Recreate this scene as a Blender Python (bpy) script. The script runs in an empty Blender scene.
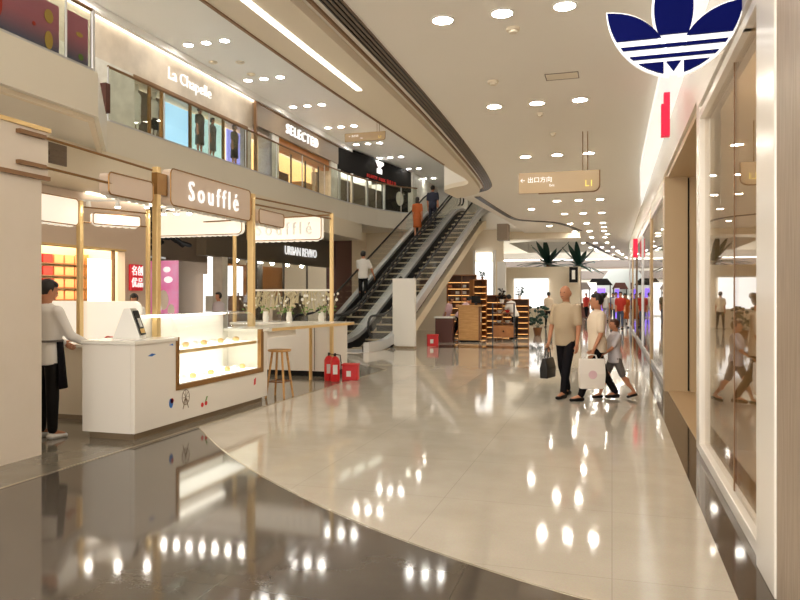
import bpy, bmesh, math, random
from mathutils import Vector, Matrix
random.seed(7)
PI = math.pi
S = bpy.context.scene
C = S.collection
V = Vector

# ---------------------------------------------------------------- camera
EYE = 1.51
A = math.radians(16.85)
cam_d = bpy.data.cameras.new('camera'); cam = bpy.data.objects.new('camera', cam_d); C.objects.link(cam)
cam.location = (0, 0, EYE); cam.rotation_euler = (PI/2, 0, A)
cam_d.sensor_width = 36; cam_d.lens = 36*700/800; cam_d.shift_y = -4.5/800; cam_d.clip_start = .05; cam_d.clip_end = 300
S.camera = cam
S.view_settings.view_transform = 'Standard'; S.view_settings.look = 'None'
S.view_settings.gamma = 1; S.view_settings.use_curve_mapping = False
S.view_settings.exposure = 1.18

# ---------------------------------------------------------------- materials
def lin(c): return tuple(((x/255)/12.92 if x/255 <= .04045 else ((x/255+.055)/1.055)**2.4) for x in c) + (1,)
M = {}
def mat(name, rgb, rough=.5, metal=0, emit=0, ior=1.5, coat=0, noise=None, bump=0, nscale=8, trans=0, ecol=None, stretch=(1,1,1)):
    m = bpy.data.materials.new(name); m.use_nodes = True; nt = m.node_tree; b = nt.nodes['Principled BSDF']
    col = lin(rgb); b.inputs['Base Color'].default_value = col; b.inputs['Roughness'].default_value = rough
    b.inputs['Metallic'].default_value = metal; b.inputs['IOR'].default_value = ior; b.inputs['Coat Weight'].default_value = coat
    b.inputs['Transmission Weight'].default_value = trans
    if emit:
        b.inputs['Emission Color'].default_value = lin(ecol) if ecol else col; b.inputs['Emission Strength'].default_value = emit
    if noise is not None or bump:
        tc = nt.nodes.new('ShaderNodeTexCoord'); mp = nt.nodes.new('ShaderNodeMapping'); mp.inputs['Scale'].default_value = stretch
        nz = nt.nodes.new('ShaderNodeTexNoise'); nz.inputs['Scale'].default_value = nscale; nz.inputs['Detail'].default_value = 5
        nt.links.new(tc.outputs['Object'], mp.inputs['Vector']); nt.links.new(mp.outputs['Vector'], nz.inputs['Vector'])
        if noise is not None:
            r = nt.nodes.new('ShaderNodeValToRGB'); r.color_ramp.elements[0].position = .35; r.color_ramp.elements[1].position = .65
            r.color_ramp.elements[0].color = col; r.color_ramp.elements[1].color = lin(noise)
            nt.links.new(nz.outputs['Fac'], r.inputs['Fac']); nt.links.new(r.outputs['Color'], b.inputs['Base Color'])
        if bump:
            bp = nt.nodes.new('ShaderNodeBump'); bp.inputs['Strength'].default_value = bump
            nt.links.new(nz.outputs['Fac'], bp.inputs['Height']); nt.links.new(bp.outputs['Normal'], b.inputs['Normal'])
    M[name] = m; return m

def glass(name, tint=(255,255,255), f0=.05, rough=0.0):
    """thin pane: clear, with a reflection that grows towards grazing angles, the same from both sides"""
    m = bpy.data.materials.new(name); m.use_nodes = True; nt = m.node_tree
    for n in list(nt.nodes): nt.nodes.remove(n)
    out = nt.nodes.new('ShaderNodeOutputMaterial'); mx = nt.nodes.new('ShaderNodeMixShader')
    ge = nt.nodes.new('ShaderNodeNewGeometry'); dt = nt.nodes.new('ShaderNodeVectorMath'); dt.operation = 'DOT_PRODUCT'
    nt.links.new(ge.outputs['Incoming'], dt.inputs[0]); nt.links.new(ge.outputs['Normal'], dt.inputs[1])
    def mth(op, a, b=None):
        n = nt.nodes.new('ShaderNodeMath'); n.operation = op
        for k, q in enumerate((a, b)):
            if q is None: continue
            if isinstance(q, (int, float)): n.inputs[k].default_value = q
            else: nt.links.new(q, n.inputs[k])
        return n.outputs[0]
    sch = mth('POWER', mth('SUBTRACT', 1.0, mth('ABSOLUTE', dt.outputs['Value'])), 5.0)
    fac = mth('ADD', mth('MULTIPLY', sch, 1-f0), f0)
    tr = nt.nodes.new('ShaderNodeBsdfTransparent'); tr.inputs['Color'].default_value = lin(tint)
    gl = nt.nodes.new('ShaderNodeBsdfGlossy'); gl.inputs['Roughness'].default_value = rough
    nt.links.new(fac, mx.inputs[0]); nt.links.new(tr.outputs[0], mx.inputs[1]); nt.links.new(gl.outputs[0], mx.inputs[2])
    nt.links.new(mx.outputs[0], out.inputs[0]); M[name] = m; return m

def floor_mat(name, c1, c2, tile, joint, rough=.07, ior=1.6):
    m = mat(name, c1, rough, ior=ior, noise=c2, nscale=3.0); nt = m.node_tree; b = nt.nodes['Principled BSDF']
    ramp = [n for n in nt.nodes if n.type == 'VALTORGB'][0]; tc = [n for n in nt.nodes if n.type == 'TEX_COORD'][0]
    fine = nt.nodes.new('ShaderNodeTexNoise'); fine.inputs['Scale'].default_value = 90; fine.inputs['Detail'].default_value = 3
    nt.links.new(tc.outputs['Object'], fine.inputs['Vector'])
    mx0 = nt.nodes.new('ShaderNodeMixRGB'); mx0.blend_type = 'MULTIPLY'; mx0.inputs[0].default_value = .22
    nt.links.new(ramp.outputs[0], mx0.inputs[1]); nt.links.new(fine.outputs['Color'], mx0.inputs[2])
    br = nt.nodes.new('ShaderNodeTexBrick'); br.offset = 0; br.inputs['Scale'].default_value = 1
    br.inputs['Brick Width'].default_value = tile; br.inputs['Row Height'].default_value = tile; br.inputs['Mortar Size'].default_value = .0022
    br.inputs['Color1'].default_value = (1,1,1,1); br.inputs['Color2'].default_value = (.97,.97,.97,1); br.inputs['Mortar'].default_value = (joint,)*3 + (1,)
    nt.links.new(tc.outputs['Object'], br.inputs['Vector'])
    mx = nt.nodes.new('ShaderNodeMixRGB'); mx.blend_type = 'MULTIPLY'; mx.inputs[0].default_value = 1
    nt.links.new(mx0.outputs[0], mx.inputs[1]); nt.links.new(br.outputs['Color'], mx.inputs[2]); nt.links.new(mx.outputs[0], b.inputs['Base Color'])
    return m

floor_mat('floor_beige', (203,194,178), (210,201,186), 1.2, .72, .06, 1.7)
floor_mat('floor_dark', (88,80,72), (95,87,78), 1.2, .7, .07, 1.7)
floor_mat('floor_grey', (128,120,106), (138,130,116), .6, .6, .12, 1.55)
floor_mat('floor_band', (74,62,52), (84,70,58), 1.2, .6, .06, 1.6)
mat('line_metal', (200,190,170), .25, .6)
mat('ceiling', (244,240,231), .6); mat('ceiling_up', (244,243,241), .6)
mat('fascia', (234,229,216), .35); mat('cream', (236,224,202), .5); mat('soffit', (234,224,204), .5)
mat('pier', (226,214,198), .28, noise=(222,210,193), nscale=3)
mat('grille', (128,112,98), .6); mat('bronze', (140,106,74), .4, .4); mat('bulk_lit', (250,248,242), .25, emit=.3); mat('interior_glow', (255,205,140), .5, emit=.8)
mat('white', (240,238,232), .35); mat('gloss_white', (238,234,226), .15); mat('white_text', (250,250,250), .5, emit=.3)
mat('counter', (240,234,224), .25); mat('counter_top', (240,236,226), .15); mat('kick', (150,132,108), .4, .3)
mat('brass', (226,196,140), .3, .6); mat('brass_dark', (150,112,66), .3, .8)
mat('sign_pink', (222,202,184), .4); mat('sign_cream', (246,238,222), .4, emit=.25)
mat('lamp', (255,248,236), .5, emit=62, ecol=(255,248,235)); mat('lamp_up', (255,250,240), .5, emit=33)
mat('cove', (255,250,240), .5, emit=1.6, ecol=(255,246,230)); mat('shop_glow', (255,250,235), .5, emit=1.5, ecol=(255,244,220))
mat('screen_white', (255,255,255), .5, emit=.7); mat('case_glow', (255,252,240), .5, emit=.6, ecol=(255,253,246))
mat('fill_panel', (255,252,245), .5, emit=.5, ecol=(255,250,240))
mat('blue_screen', (170,215,250), .4, emit=.6); mat('violet_screen', (150,150,230), .4, emit=.6); mat('teal_screen', (190,225,225), .4, emit=.5)
mat('far_fill', (255,255,255), .5, emit=1.0); mat('steel', (214,216,220), .38, .7); mat('dark_steel', (60,60,62), .3, .7); mat('rubber', (28,28,30), .45)
mat('step', (44,38,38), .5, .2); mat('step_edge', (205,190,160), .5)
mat('truss', (226,212,186), .5)
mat('frame_white', (242,236,226), .25, .15); mat('wood_grey', (166,148,128), .45, noise=(150,132,112), nscale=6, stretch=(6,6,.5))
mat('panel_tan', (206,180,142), .35); mat('tan_floor', (196,166,126), .35)
mat('navy', (10,18,92), .5, ior=1.12); mat('pure_white', (250,250,250), .3, emit=.35); mat('red', (214,28,34), .4); mat('red_sign', (220,30,50), .4, emit=.1)
mat('crimson', (232,20,70), .35, emit=.2); mat('black', (18,16,16), .5, ior=1.3); mat('charcoal', (30,27,25), .7, ior=1.15, noise=(24,22,20), nscale=3, stretch=(8,8,.4))
mat('stone', (214,200,182), .5, noise=(198,184,166), nscale=2.2); mat('marble', (226,222,212), .4, noise=(205,200,190), nscale=3)
mat('taupe', (140,122,102), .55); mat('taupe_dark', (88,78,64), .55); mat('orange_wood', (198,128,58), .45, noise=(184,114,48), nscale=4, stretch=(1,1,.2))
mat('maroon', (92,52,44), .5); mat('wood', (206,158,96), .45, noise=(190,140,80), nscale=5, stretch=(1,1,6))
mat('wood_dark', (128,84,48), .45, noise=(112,72,40), nscale=6); mat('wood_shelf', (184,122,66), .45, noise=(168,108,56), nscale=6)
mat('orange_box', (240,160,110), .5); mat('red_box', (214,40,36), .5); mat('white_box', (244,240,232), .5); mat('yellow_wall', (255,238,190), .5)
mat('pink_banner', (244,130,196), .5, emit=.12, noise=(240,190,232), nscale=2.0, ecol=(244,140,200)); mat('poster', (206,120,150), .5, emit=.25, noise=(190,110,150), nscale=1.2)
mat('poster_blue', (70,130,170), .5, emit=.2); mat('gold_art', (220,180,90), .5)
mat('skin', (196,136,102), .5); mat('skin_pale', (226,184,156), .5); mat('hair', (26,22,22), .45); mat('hair_brown', (70,40,28), .5)
mat('polo', (186,166,138), .7, bump=.1, nscale=60); mat('dark_cloth', (24,22,26), .8, ior=1.2); mat('shirt_white', (240,236,230), .7); mat('shirt_cream', (232,214,190), .7)
mat('grey_short', (104,98,94), .7); mat('shirt_grey', (206,200,204), .7); mat('orange_cloth', (190,96,40), .7); mat('navy_cloth', (34,38,58), .7)
mat('pink_cloth', (226,190,196), .7); mat('red_cloth', (190,50,40), .7); mat('olive', (104,92,66), .7); mat('blue_cloth', (70,90,150), .7); mat('jeans', (70,84,112), .7)
mat('leather', (26,24,24), .35); mat('paper_bag', (240,232,222), .5); mat('shoe_white', (238,236,232), .5); mat('stripe_dress', (90,80,66), .7)
mat('leaf', (28,66,56), .4); mat('leaf_pale', (110,150,70), .5); mat('twig', (196,184,150), .6); mat('petal', (248,246,238), .6)
mat('blue', (44,110,190), .4); mat('teal_far', (222,232,232), .5); mat('grey_far', (140,132,128), .5); mat('purple_glow', (130,100,225), .5, emit=.7)
mat('yellow', (240,200,70), .5); mat('yellow_text', (236,214,110), .5, emit=.5); mat('glow_wood', (255,190,110), .5, emit=1.2); mat('pastry', (226,190,130), .6)
glass('glass', (252,253,252), .03); glass('glass_front', (250,244,234), .1); glass('glass_rail', (240,243,238), .03); glass('glass_far', (245,246,245), .05)

# ---------------------------------------------------------------- mesh helpers
def B(): return bmesh.new()
def box(bm, x0, x1, y0, y1, z0, z1):
    vs = [bm.verts.new(p) for p in ((x0,y0,z0),(x1,y0,z0),(x1,y1,z0),(x0,y1,z0),(x0,y0,z1),(x1,y0,z1),(x1,y1,z1),(x0,y1,z1))]
    for f in ((3,2,1,0),(4,5,6,7),(0,1,5,4),(1,2,6,5),(2,3,7,6),(3,0,4,7)): bm.faces.new([vs[i] for i in f])
    return bm
def bx(*a): return box(B(), *a)
def cone(bm, p0, p1, r0, r1=None, n=16, cap=True):
    r1 = r0 if r1 is None else r1; p0, p1 = V(p0), V(p1); d = (p1-p0); d = d.normalized() if d.length else V((0,0,1))
    u = d.orthogonal().normalized(); w = d.cross(u)
    a, b = [], []
    for i in range(n):
        t = 2*PI*i/n; o = u*math.cos(t)+w*math.sin(t); a.append(bm.verts.new(p0+o*r0)); b.append(bm.verts.new(p1+o*r1))
    for i in range(n): bm.faces.new((a[i], a[(i+1)%n], b[(i+1)%n], b[i]))
    if cap: bm.faces.new(a[::-1]); bm.faces.new(b)
    return bm
def ball(bm, c, r, n=10, m=7, rot=None):
    c = V(c); r = V(r) if hasattr(r, '__len__') else V((r,r,r)); rings = []
    tf = (lambda p: c + (rot @ p if rot else p))
    top = bm.verts.new(tf(V((0,0,r.z)))); bot = bm.verts.new(tf(V((0,0,-r.z))))
    for j in range(1, m):
        t = PI*j/m; rings.append([bm.verts.new(tf(V((r.x*math.sin(t)*math.cos(2*PI*i/n), r.y*math.sin(t)*math.sin(2*PI*i/n), r.z*math.cos(t))))) for i in range(n)])
    for i in range(n):
        bm.faces.new((top, rings[0][i], rings[0][(i+1)%n])); bm.faces.new((bot, rings[-1][(i+1)%n], rings[-1][i]))
        for j in range(len(rings)-1): bm.faces.new((rings[j][i], rings[j+1][i], rings[j+1][(i+1)%n], rings[j][(i+1)%n]))
    return bm
def capsule(bm, p0, p1, r0, r1, n=12): ball(bm, p0, r0, n, 8); ball(bm, p1, r1, n, 8); cone(bm, p0, p1, r0, r1, n); return bm
def prism(bm, pts, z0, z1, Mx=None):
    """extrude a 2-D polygon (x, y) from z0 to z1, optional matrix"""
    f = (lambda p: Mx @ V(p)) if Mx else V
    a = [bm.verts.new(f((x,y,z0))) for x, y in pts]; b = [bm.verts.new(f((x,y,z1))) for x, y in pts]; n = len(pts)
    fa = bm.faces.new(a[::-1]); fb = bm.faces.new(b)
    for i in range(n): bm.faces.new((a[i], a[(i+1)%n], b[(i+1)%n], b[i]))
    bmesh.ops.recalc_face_normals(bm, faces=bm.faces[:])
    return bm
def loft(bm, rings, closed=True, cap=True):
    R = [[bm.verts.new(p) for p in r] for r in rings]; n = len(R[0])
    for j in range(len(R)-1):
        for i in range(n if closed else n-1): bm.faces.new((R[j][i], R[j][(i+1)%n], R[j+1][(i+1)%n], R[j+1][i]))
    if cap and closed: bm.faces.new(R[0][::-1]); bm.faces.new(R[-1])
    return bm
def lathe(bm, prof, c=(0,0,0), n=20):
    c = V(c); return loft(bm, [[c+V((r*math.cos(2*PI*i/n), r*math.sin(2*PI*i/n), z)) for i in range(n)] for r, z in prof])
def tube(bm, pts, r, n=8):
    pts = [V(p) for p in pts]; rings = []; up = None
    for i, p in enumerate(pts):
        t = (pts[min(i+1,len(pts)-1)]-pts[max(i-1,0)]).normalized()
        if up is None: up = t.orthogonal().normalized()
        up = (up - t*up.dot(t)).normalized(); w = t.cross(up)
        rr = r[i] if hasattr(r, '__len__') else r
        rings.append([p+up*rr*math.cos(2*PI*k/n)+w*rr*math.sin(2*PI*k/n) for k in range(n)])
    return loft(bm, rings)
def strip_prism(bm, path, w, z0, z1):
    """a band of width w following a plan path"""
    P = [V(p) for p in path]; L, R = [], []
    for i, p in enumerate(P):
        t = (P[min(i+1,len(P)-1)]-P[max(i-1,0)]).normalized(); nrm = V((-t.y, t.x)); L.append(p+nrm*w/2); R.append(p-nrm*w/2)
    return prism(bm, [tuple(q) for q in L+R[::-1]], z0, z1)
def rrect(w, h, r, n=5):
    pts = []
    for cx, cy, a0 in ((w-r,r,-90),(w-r,h-r,0),(r,h-r,90),(r,r,180)):
        for k in range(n+1):
            a = math.radians(a0+90*k/n); pts.append((cx+r*math.cos(a), cy+r*math.sin(a)))
    return pts
def FX(x, y, z): return Matrix(((0,0,1,x),(1,0,0,y),(0,1,0,z),(0,0,0,1)))       # faces +X, local x -> +Y
def FNX(x, y, z): return Matrix(((0,0,-1,x),(-1,0,0,y),(0,1,0,z),(0,0,0,1)))    # faces -X
def FNY(x, y, z): return Matrix(((1,0,0,x),(0,0,-1,y),(0,1,0,z),(0,0,0,1)))     # faces -Y, local x -> +X
def smooth_path(pts, n=6):
    out = []; P = [V(p) for p in pts]
    for i in range(len(P)-1):
        p0, p1, p2, p3 = P[max(i-1,0)], P[i], P[i+1], P[min(i+2,len(P)-1)]
        for k in range(n):
            t = k/n; out.append(.5*((2*p1)+(-p0+p2)*t+(2*p0-5*p1+4*p2-p3)*t*t+(-p0+3*p1-3*p2+p3)*t**3))
    out.append(P[-1]); return out

def world_of(o):
    m = Matrix.Translation(o.location) @ o.rotation_euler.to_matrix().to_4x4()
    return (world_of(o.parent) @ m) if o.parent else m
def obj(name, bm, m, parent=None, local=False, smooth=False, bevel=0):
    if isinstance(bm, list): return [obj(name, b, m, parent, local, smooth, bevel) for b in bm][0]
    if not isinstance(m, (list, tuple)): m = [m]
    loc = V((0,0,0))
    if parent is not None and not local: bm.transform(world_of(parent).inverted())
    if not local:
        xs = [v.co for v in bm.verts]
        loc = V(((min(v.x for v in xs)+max(v.x for v in xs))/2, (min(v.y for v in xs)+max(v.y for v in xs))/2, min(v.z for v in xs)))
        bm.transform(Matrix.Translation(-loc))
    me = bpy.data.meshes.new(name); bm.to_mesh(me); bm.free()
    for k in m: me.materials.append(M[k] if isinstance(k, str) else k)
    if smooth:
        for p in me.polygons: p.use_smooth = True
    o = bpy.data.objects.new(name, me); C.objects.link(o); o.location = loc
    if parent is not None: o.parent = parent
    if bevel:
        b = o.modifiers.new('bevel', 'BEVEL'); b.width = bevel; b.segments = 2; b.limit_method = 'ANGLE'
    return o
def tag(o, label, cat, group=None):
    o['label'] = label; o['category'] = cat
    if group: o['group'] = group
    return o
def thing(name, label, cat, loc=(0,0,0), rz=0, group=None):
    o = bpy.data.objects.new(name, None); C.objects.link(o); o.location = loc; o.rotation_euler = (0,0,rz); o.empty_display_size = .1
    return tag(o, label, cat, group)
def struct(name, bm, m, **k): o = obj(name, bm, m, **k); o['kind'] = 'structure'; return o
def lab(o, t): o['label'] = t; return o
def kids(o): return [c for c in bpy.data.objects if c.parent == o]
def dup(root, loc, rz=None, label=None, group=None):
    r = root.copy(); C.objects.link(r); r.location = loc
    if rz is not None: r.rotation_euler = (0,0,rz)
    if label: r['label'] = label
    if group: r['group'] = group
    for ch in kids(root):
        c = ch.copy(); C.objects.link(c); c.parent = r
        for g in kids(ch):
            d = g.copy(); C.objects.link(d); d.parent = c
    return r
def split_words(me, size, T):
    xs = sorted((min(me.vertices[i].co.x for i in p.vertices), max(me.vertices[i].co.x for i in p.vertices)) for p in me.polygons)
    cuts, end = [], xs[0][1]
    for a, b in xs:
        if a-end > size*.17: cuts.append((a+end)/2)
        end = max(end, b)
    out = []
    for lo, hi in zip([-1e9]+cuts, cuts+[1e9]):
        bm = B(); bm.from_mesh(me)
        bmesh.ops.delete(bm, geom=[v for v in bm.verts if not lo < v.co.x < hi], context='VERTS'); bm.transform(T); out.append(bm)
    return out
def text_bm(s, size, depth, Mx, align='CENTER', space=1.0, squash=1.0):
    cu = bpy.data.curves.new('lettering', 'FONT'); cu.body = s; cu.size = size; cu.extrude = depth/2; cu.align_x = align; cu.align_y = 'CENTER'
    cu.space_character = space; cu.resolution_u = 3; cu.offset = 0
    o = bpy.data.objects.new('lettering', cu); C.objects.link(o); bpy.context.view_layer.update()
    dg = bpy.context.evaluated_depsgraph_get(); me = bpy.data.meshes.new_from_object(o.evaluated_get(dg))
    bm = split_words(me, size, Mx @ Matrix.Diagonal((squash,1,1,1))); bpy.data.objects.remove(o); bpy.data.curves.remove(cu); bpy.data.meshes.remove(me)
    return bm
ORD = ['first','second','third','fourth','fifth','sixth','seventh','eighth','ninth','tenth','eleventh','twelfth','thirteenth','fourteenth','fifteenth','sixteenth']

# ---------------------------------------------------------------- floor
FAR = 90
struct('floor', bx(-18, 6, -3, FAR, -.2, 0), 'floor_beige')
bound = smooth_path([(-4.55,7.02),(-3.7,6.1),(-2.83,5.29),(-1.95,4.6),(-1.26,4.15),(-.5,3.75),(.1,3.52),(.6,3.4)])
struct('floor_inlay_dark', prism(B(), [(p.x,p.y) for p in bound]+[(.6,-3),(-4.55,-3)], -.01, .0015), 'floor_dark')
struct('trim_1', strip_prism(B(), [(p.x,p.y) for p in bound], .018, 0, .0025), 'line_metal')
struct('floor_kiosk_zone', prism(B(), [(-4.6,-3),(-4.55,8),(-4.4,13.6),(-5.2,14.3),(-10.4,14.3),(-10.4,-3)], -.01, .003), 'floor_grey')
struct('trim_2', strip_prism(B(), [(-4.6,-3),(-4.55,8),(-4.4,13.6),(-5.2,14.3)], .03, 0, .005), 'line_metal')
struct('floor_band_right', prism(B(), [(.6,-3),(.84,-3),(.84,55),(.6,55)], -.01, .003), 'floor_band')
struct('floor_band_far', prism(B(), [(-5.0,19.6),(-1.6,19.9),(-1.6,20.9),(-5.0,20.8)], -.01, .003), 'floor_band')

# ---------------------------------------------------------------- upper slabs and ceilings
left_slab = [(-16,-3),(-7.6,-3),(-7.6,9.0),(-9.5,11.5),(-9.5,22.5),(-9.4,24.5),(-9.0,26.6),(-8.4,28.0),(-7.7,28.7),(-3.6,28.9),(-3.6,36),(-5.2,37),(-5.2,46),(-16,46)]
struct('ceiling_lower_left', prism(B(), left_slab, 4.27, 4.95), 'fascia')
# stepped moulding under the near balcony edge
struct('trim_3', strip_prism(B(), [(-7.75,-3),(-7.75,9.02),(-9.65,11.52),(-9.65,22.5)], .1, 4.2, 4.28), 'cream')
outer = smooth_path([(-3.44,-3),(-3.44,2),(-3.44,6),(-3.35,10),(-3.2,14),(-3.12,15.4),(-3.25,16.1),(-3.7,16.5),(-4.0,17.0),(-3.98,18),(-3.82,21),(-3.65,24.5),(-3.6,28.9)], 4)
op = [(p.x,p.y) for p in outer]
struct('ceiling_lower_right', prism(B(), op+[(-3.6,36),(-1.4,36),(.9,56),(2.2,56),(2.2,-3)], 4.2, 4.95), 'ceiling')
inn = smooth_path([(-2.7,-3),(-2.7,5),(-2.75,10),(-2.9,14),(-3.05,16.5),(-3.2,17.4),(-3.5,17.9),(-3.95,18.3)], 4)
o1 = [q for q in op if q[1] <= 18.3]
struct('trim_4', prism(B(), o1+[(p.x,p.y) for p in inn[::-1]], 4.1, 4.21), 'soffit')
struct('trim_5', strip_prism(B(), [(p.x-.13 if p.y < 14 else p.x-.04, p.y) for p in smooth_path([(-3.3,-3),(-3.3,6),(-3.2,10),(-3.05,13.5)],4)], .03, 4.085, 4.105), 'bronze')
struct('trim_6', strip_prism(B(), smooth_path([(-2.62,-3),(-2.62,5),(-2.67,10),(-2.82,14),(-2.98,16.6),(-3.1,17.45)],4), .03, 4.17, 4.205), 'bronze')
def grille(path, w, label):
    t = thing('air_grille', label, 'vent', (path[0][0], path[0][1], 4.17))
    obj('grille_frame', strip_prism(B(), path, w, 4.185, 4.2), 'grille', t)
    bm = B()
    for k in range(4):
        off = (k-1.5)*w/4; P = [V(p) for p in path]; pts = []
        for i, p in enumerate(P):
            tt = (P[min(i+1,len(P)-1)]-P[max(i-1,0)]).normalized(); pts.append((p.x-tt.y*off, p.y+tt.x*off))
        strip_prism(bm, pts, .012, 4.17, 4.19)
    obj('slats', bm, 'dark_steel', t)
grille([tuple(p) for p in smooth_path([(-2.44,-3),(-2.44,5),(-2.5,10),(-2.66,14),(-2.83,16.4),(-2.97,17.25),(-3.25,17.75),(-3.85,18.15)],5)], .2, 'long dark slatted air grille sweeping along the ceiling edge to a rounded tip')
grille([tuple(p) for p in smooth_path([(-3.5,18.8),(-3.42,22),(-3.3,24.3),(-3.0,25.2),(-1.9,26.5),(-1.25,30)],5)], .16, 'thin dark air grille beyond the rounded tip, curving over the wooden shelves')
grille([tuple(p) for p in smooth_path([(-1.25,36.5),(-.3,46),(.8,55.5)],5)], .2, 'dark air grille at the far ceiling edge beside the palm opening')
tag(obj('light_strip', strip_prism(B(), smooth_path([(-3.08,-3),(-3.08,4),(-3.05,8.3)],5), .07, 4.09, 4.102), 'cove'), 'white linear light strip set in the beige ceiling edge above the atrium', 'light')
# right bulkhead with soft white lit band
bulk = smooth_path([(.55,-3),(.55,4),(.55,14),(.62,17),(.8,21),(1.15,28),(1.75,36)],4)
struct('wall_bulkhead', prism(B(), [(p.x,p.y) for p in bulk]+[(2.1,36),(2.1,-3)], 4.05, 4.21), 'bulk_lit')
struct('wall_fascia_right', bx(.80, .84, -3, 36, 3.43, 4.1), 'frame_white')
# upper ceiling
struct('ceiling_upper', prism(B(), [(-12.6,-3),(-.8,-3),(-.8,46),(-12.6,46)], 8.8, 8.95), 'ceiling_up')
struct('wall_upper_right', bx(-1.0, -.8, -3, 46, 4.95, 9.4), 'cream')
struct('wall_upper_back', bx(-16, -1, 46, 46.2, 4.27, 9.4), 'white')
# cornice light along the upper shops
tag(obj('cove_light', bx(-12.6, -12.45, -3, 44, 8.62, 8.70), 'cove'), 'continuous white cove light above the upper floor shopfronts', 'light')
struct('trim_7', bx(-12.46, -12.3, -3, 44, 8.60, 8.8), 'ceiling_up')
struct('wall_left_upper', bx(-13.4, -12.62, -3, 31, 7.6, 8.8), 'stone')
struct('wall_left_end', bx(-18.2, -18, -3, FAR, 0, 9.4), 'cream')
struct('wall_shop_back', bx(-16, -15.9, -3, 46, 4.95, 8.8), 'cream')

def downlight(name, x, y, z, label, group, m, r=.11):
    t = thing(name, label, 'light', (x, y, z), 0, group)
    obj('trim_ring', lathe(B(), [(r*1.22,0),(r*1.22,-.012),(r*1.02,-.014),(r*1.02,0)], (0,0,0), 20), 'white', t, local=True)
    obj('lens', lathe(B(), [(r,-.002),(r,-.009),(.001,-.009)], (0,0,0), 20), m, t, local=True)
    return t
L0 = downlight('ceiling_light', -1.58, 6.65, 4.2, 'round downlight in the beige ceiling, left of the three nearest the blue emblem', 'downlights of the lower ceiling', 'lamp', .095)
cols = ['left', 'middle', 'right']
rows = [0.1, 3.4, 6.65, 9.9, 13.65, 17.0, 20.3, 23.6, 26.9, 30.2, 33.5, 37, 40.5, 44, 48, 52]
for i, y in enumerate(rows):
    for j, x in enumerate((-1.6, -1.0, -.42)):
        if i == 2 and j == 0: continue
        xx = x + (0 if i < 6 else .1) + max(0, y-36)*.08
        l = 'round downlight in the beige lower ceiling, %s column, %s row counting from the camera' % (cols[j], ORD[max(0, i-1)])
        if i < 2: l = 'round downlight in the beige lower ceiling over the camera, %s column, %s row' % (cols[j], ('rear','front')[i])
        dup(L0, (xx, y, 4.2), None, l)
for k, (x, y) in enumerate([(-2.4,22),(-2.3,27.5),(-.3,28.5),(-.2,32),(-.9,42.2),(0.4,46)]):
    dup(L0, (x, y, 4.2), None, 'extra small downlight between the rows, %s one walking away' % ORD[k])
U0 = downlight('upper_ceiling_light', -11.8, 17.7, 8.8, 'round downlight in the grey upper ceiling, leftmost in the group above the first shop letters', 'downlights of the upper ceiling', 'lamp_up', .13)
for i in range(-3, 8):
    for j, x in enumerate((-11.8, -11.2, -10.6)):
        if i == 0 and j == 0: continue
        y = 17.7+3.5*i
        dup(U0, (x, y, 8.8), None, 'round upper ceiling downlight, %s of three, in the %s group from the near end' % (cols[j], ORD[i+3]), None)
for i, y in enumerate((4, 11, 18, 25)):
    for j, x in enumerate((-7.2, -6.6, -6.0)):
        dup(U0, (x, y, 8.8), None, 'round upper downlight over the open atrium, %s of three, %s group from the near end' % (cols[j], ORD[i]))
# small ceiling fittings
def detector(x, y, z, label, r=.06):
    t = thing('smoke_detector', label, 'detector', (x, y, z))
    obj('base', lathe(B(), [(r,0),(r,-.02),(r*.9,-.03)], (0,0,0), 16), 'cream', t, local=True)
    obj('sensor_head', lathe(B(), [(r*.65,-.03),(r*.6,-.05),(.002,-.055)], (0,0,0), 16), 'soffit', t, local=True)
def cpt(u, v, z):   # point on a horizontal plane
    d = (EYE-z)*700/(v-295.5); r = (u-400)/700; return (d*(-math.sin(A)+math.cos(A)*r), d*(math.cos(A)+math.sin(A)*r))
for (u, v, l) in ((513,28,'beige smoke detector just beyond the nearest downlights'),(493,81,'beige smoke detector left of the access panel'),(540,113,'small detector below the second downlight row'),(553,133,'small detector above the hanging direction sign')):
    x, y = cpt(u, v, 4.2); detector(x, y, 4.2, l, .07 if v < 90 else .05)
x, y = cpt(562, 76, 4.2)
ap = thing('access_panel', 'rectangular ceiling access panel between the downlight rows', 'panel', (x, y, 4.2))
obj('panel_frame', box(box(box(box(B(), -.2,.2,-.13,-.12,-.006,0), -.2,.2,.12,.13,-.006,0), -.2,-.19,-.13,.13,-.006,0), .19,.2,-.13,.13,-.006,0), 'grille', ap, local=True)
obj('panel_board', box(B(), -.185,.185,-.115,.115,-.004,0), 'soffit', ap, local=True)
for k, (u, v) in enumerate([(240,62),(251,74),(213,62)]):
    x, y = cpt(u, v, 8.8); detector(x, y, 8.8, 'grey detector on the upper ceiling, %s of the cluster near the first shop name' % ('front','rear','left')[k], .14)

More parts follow.
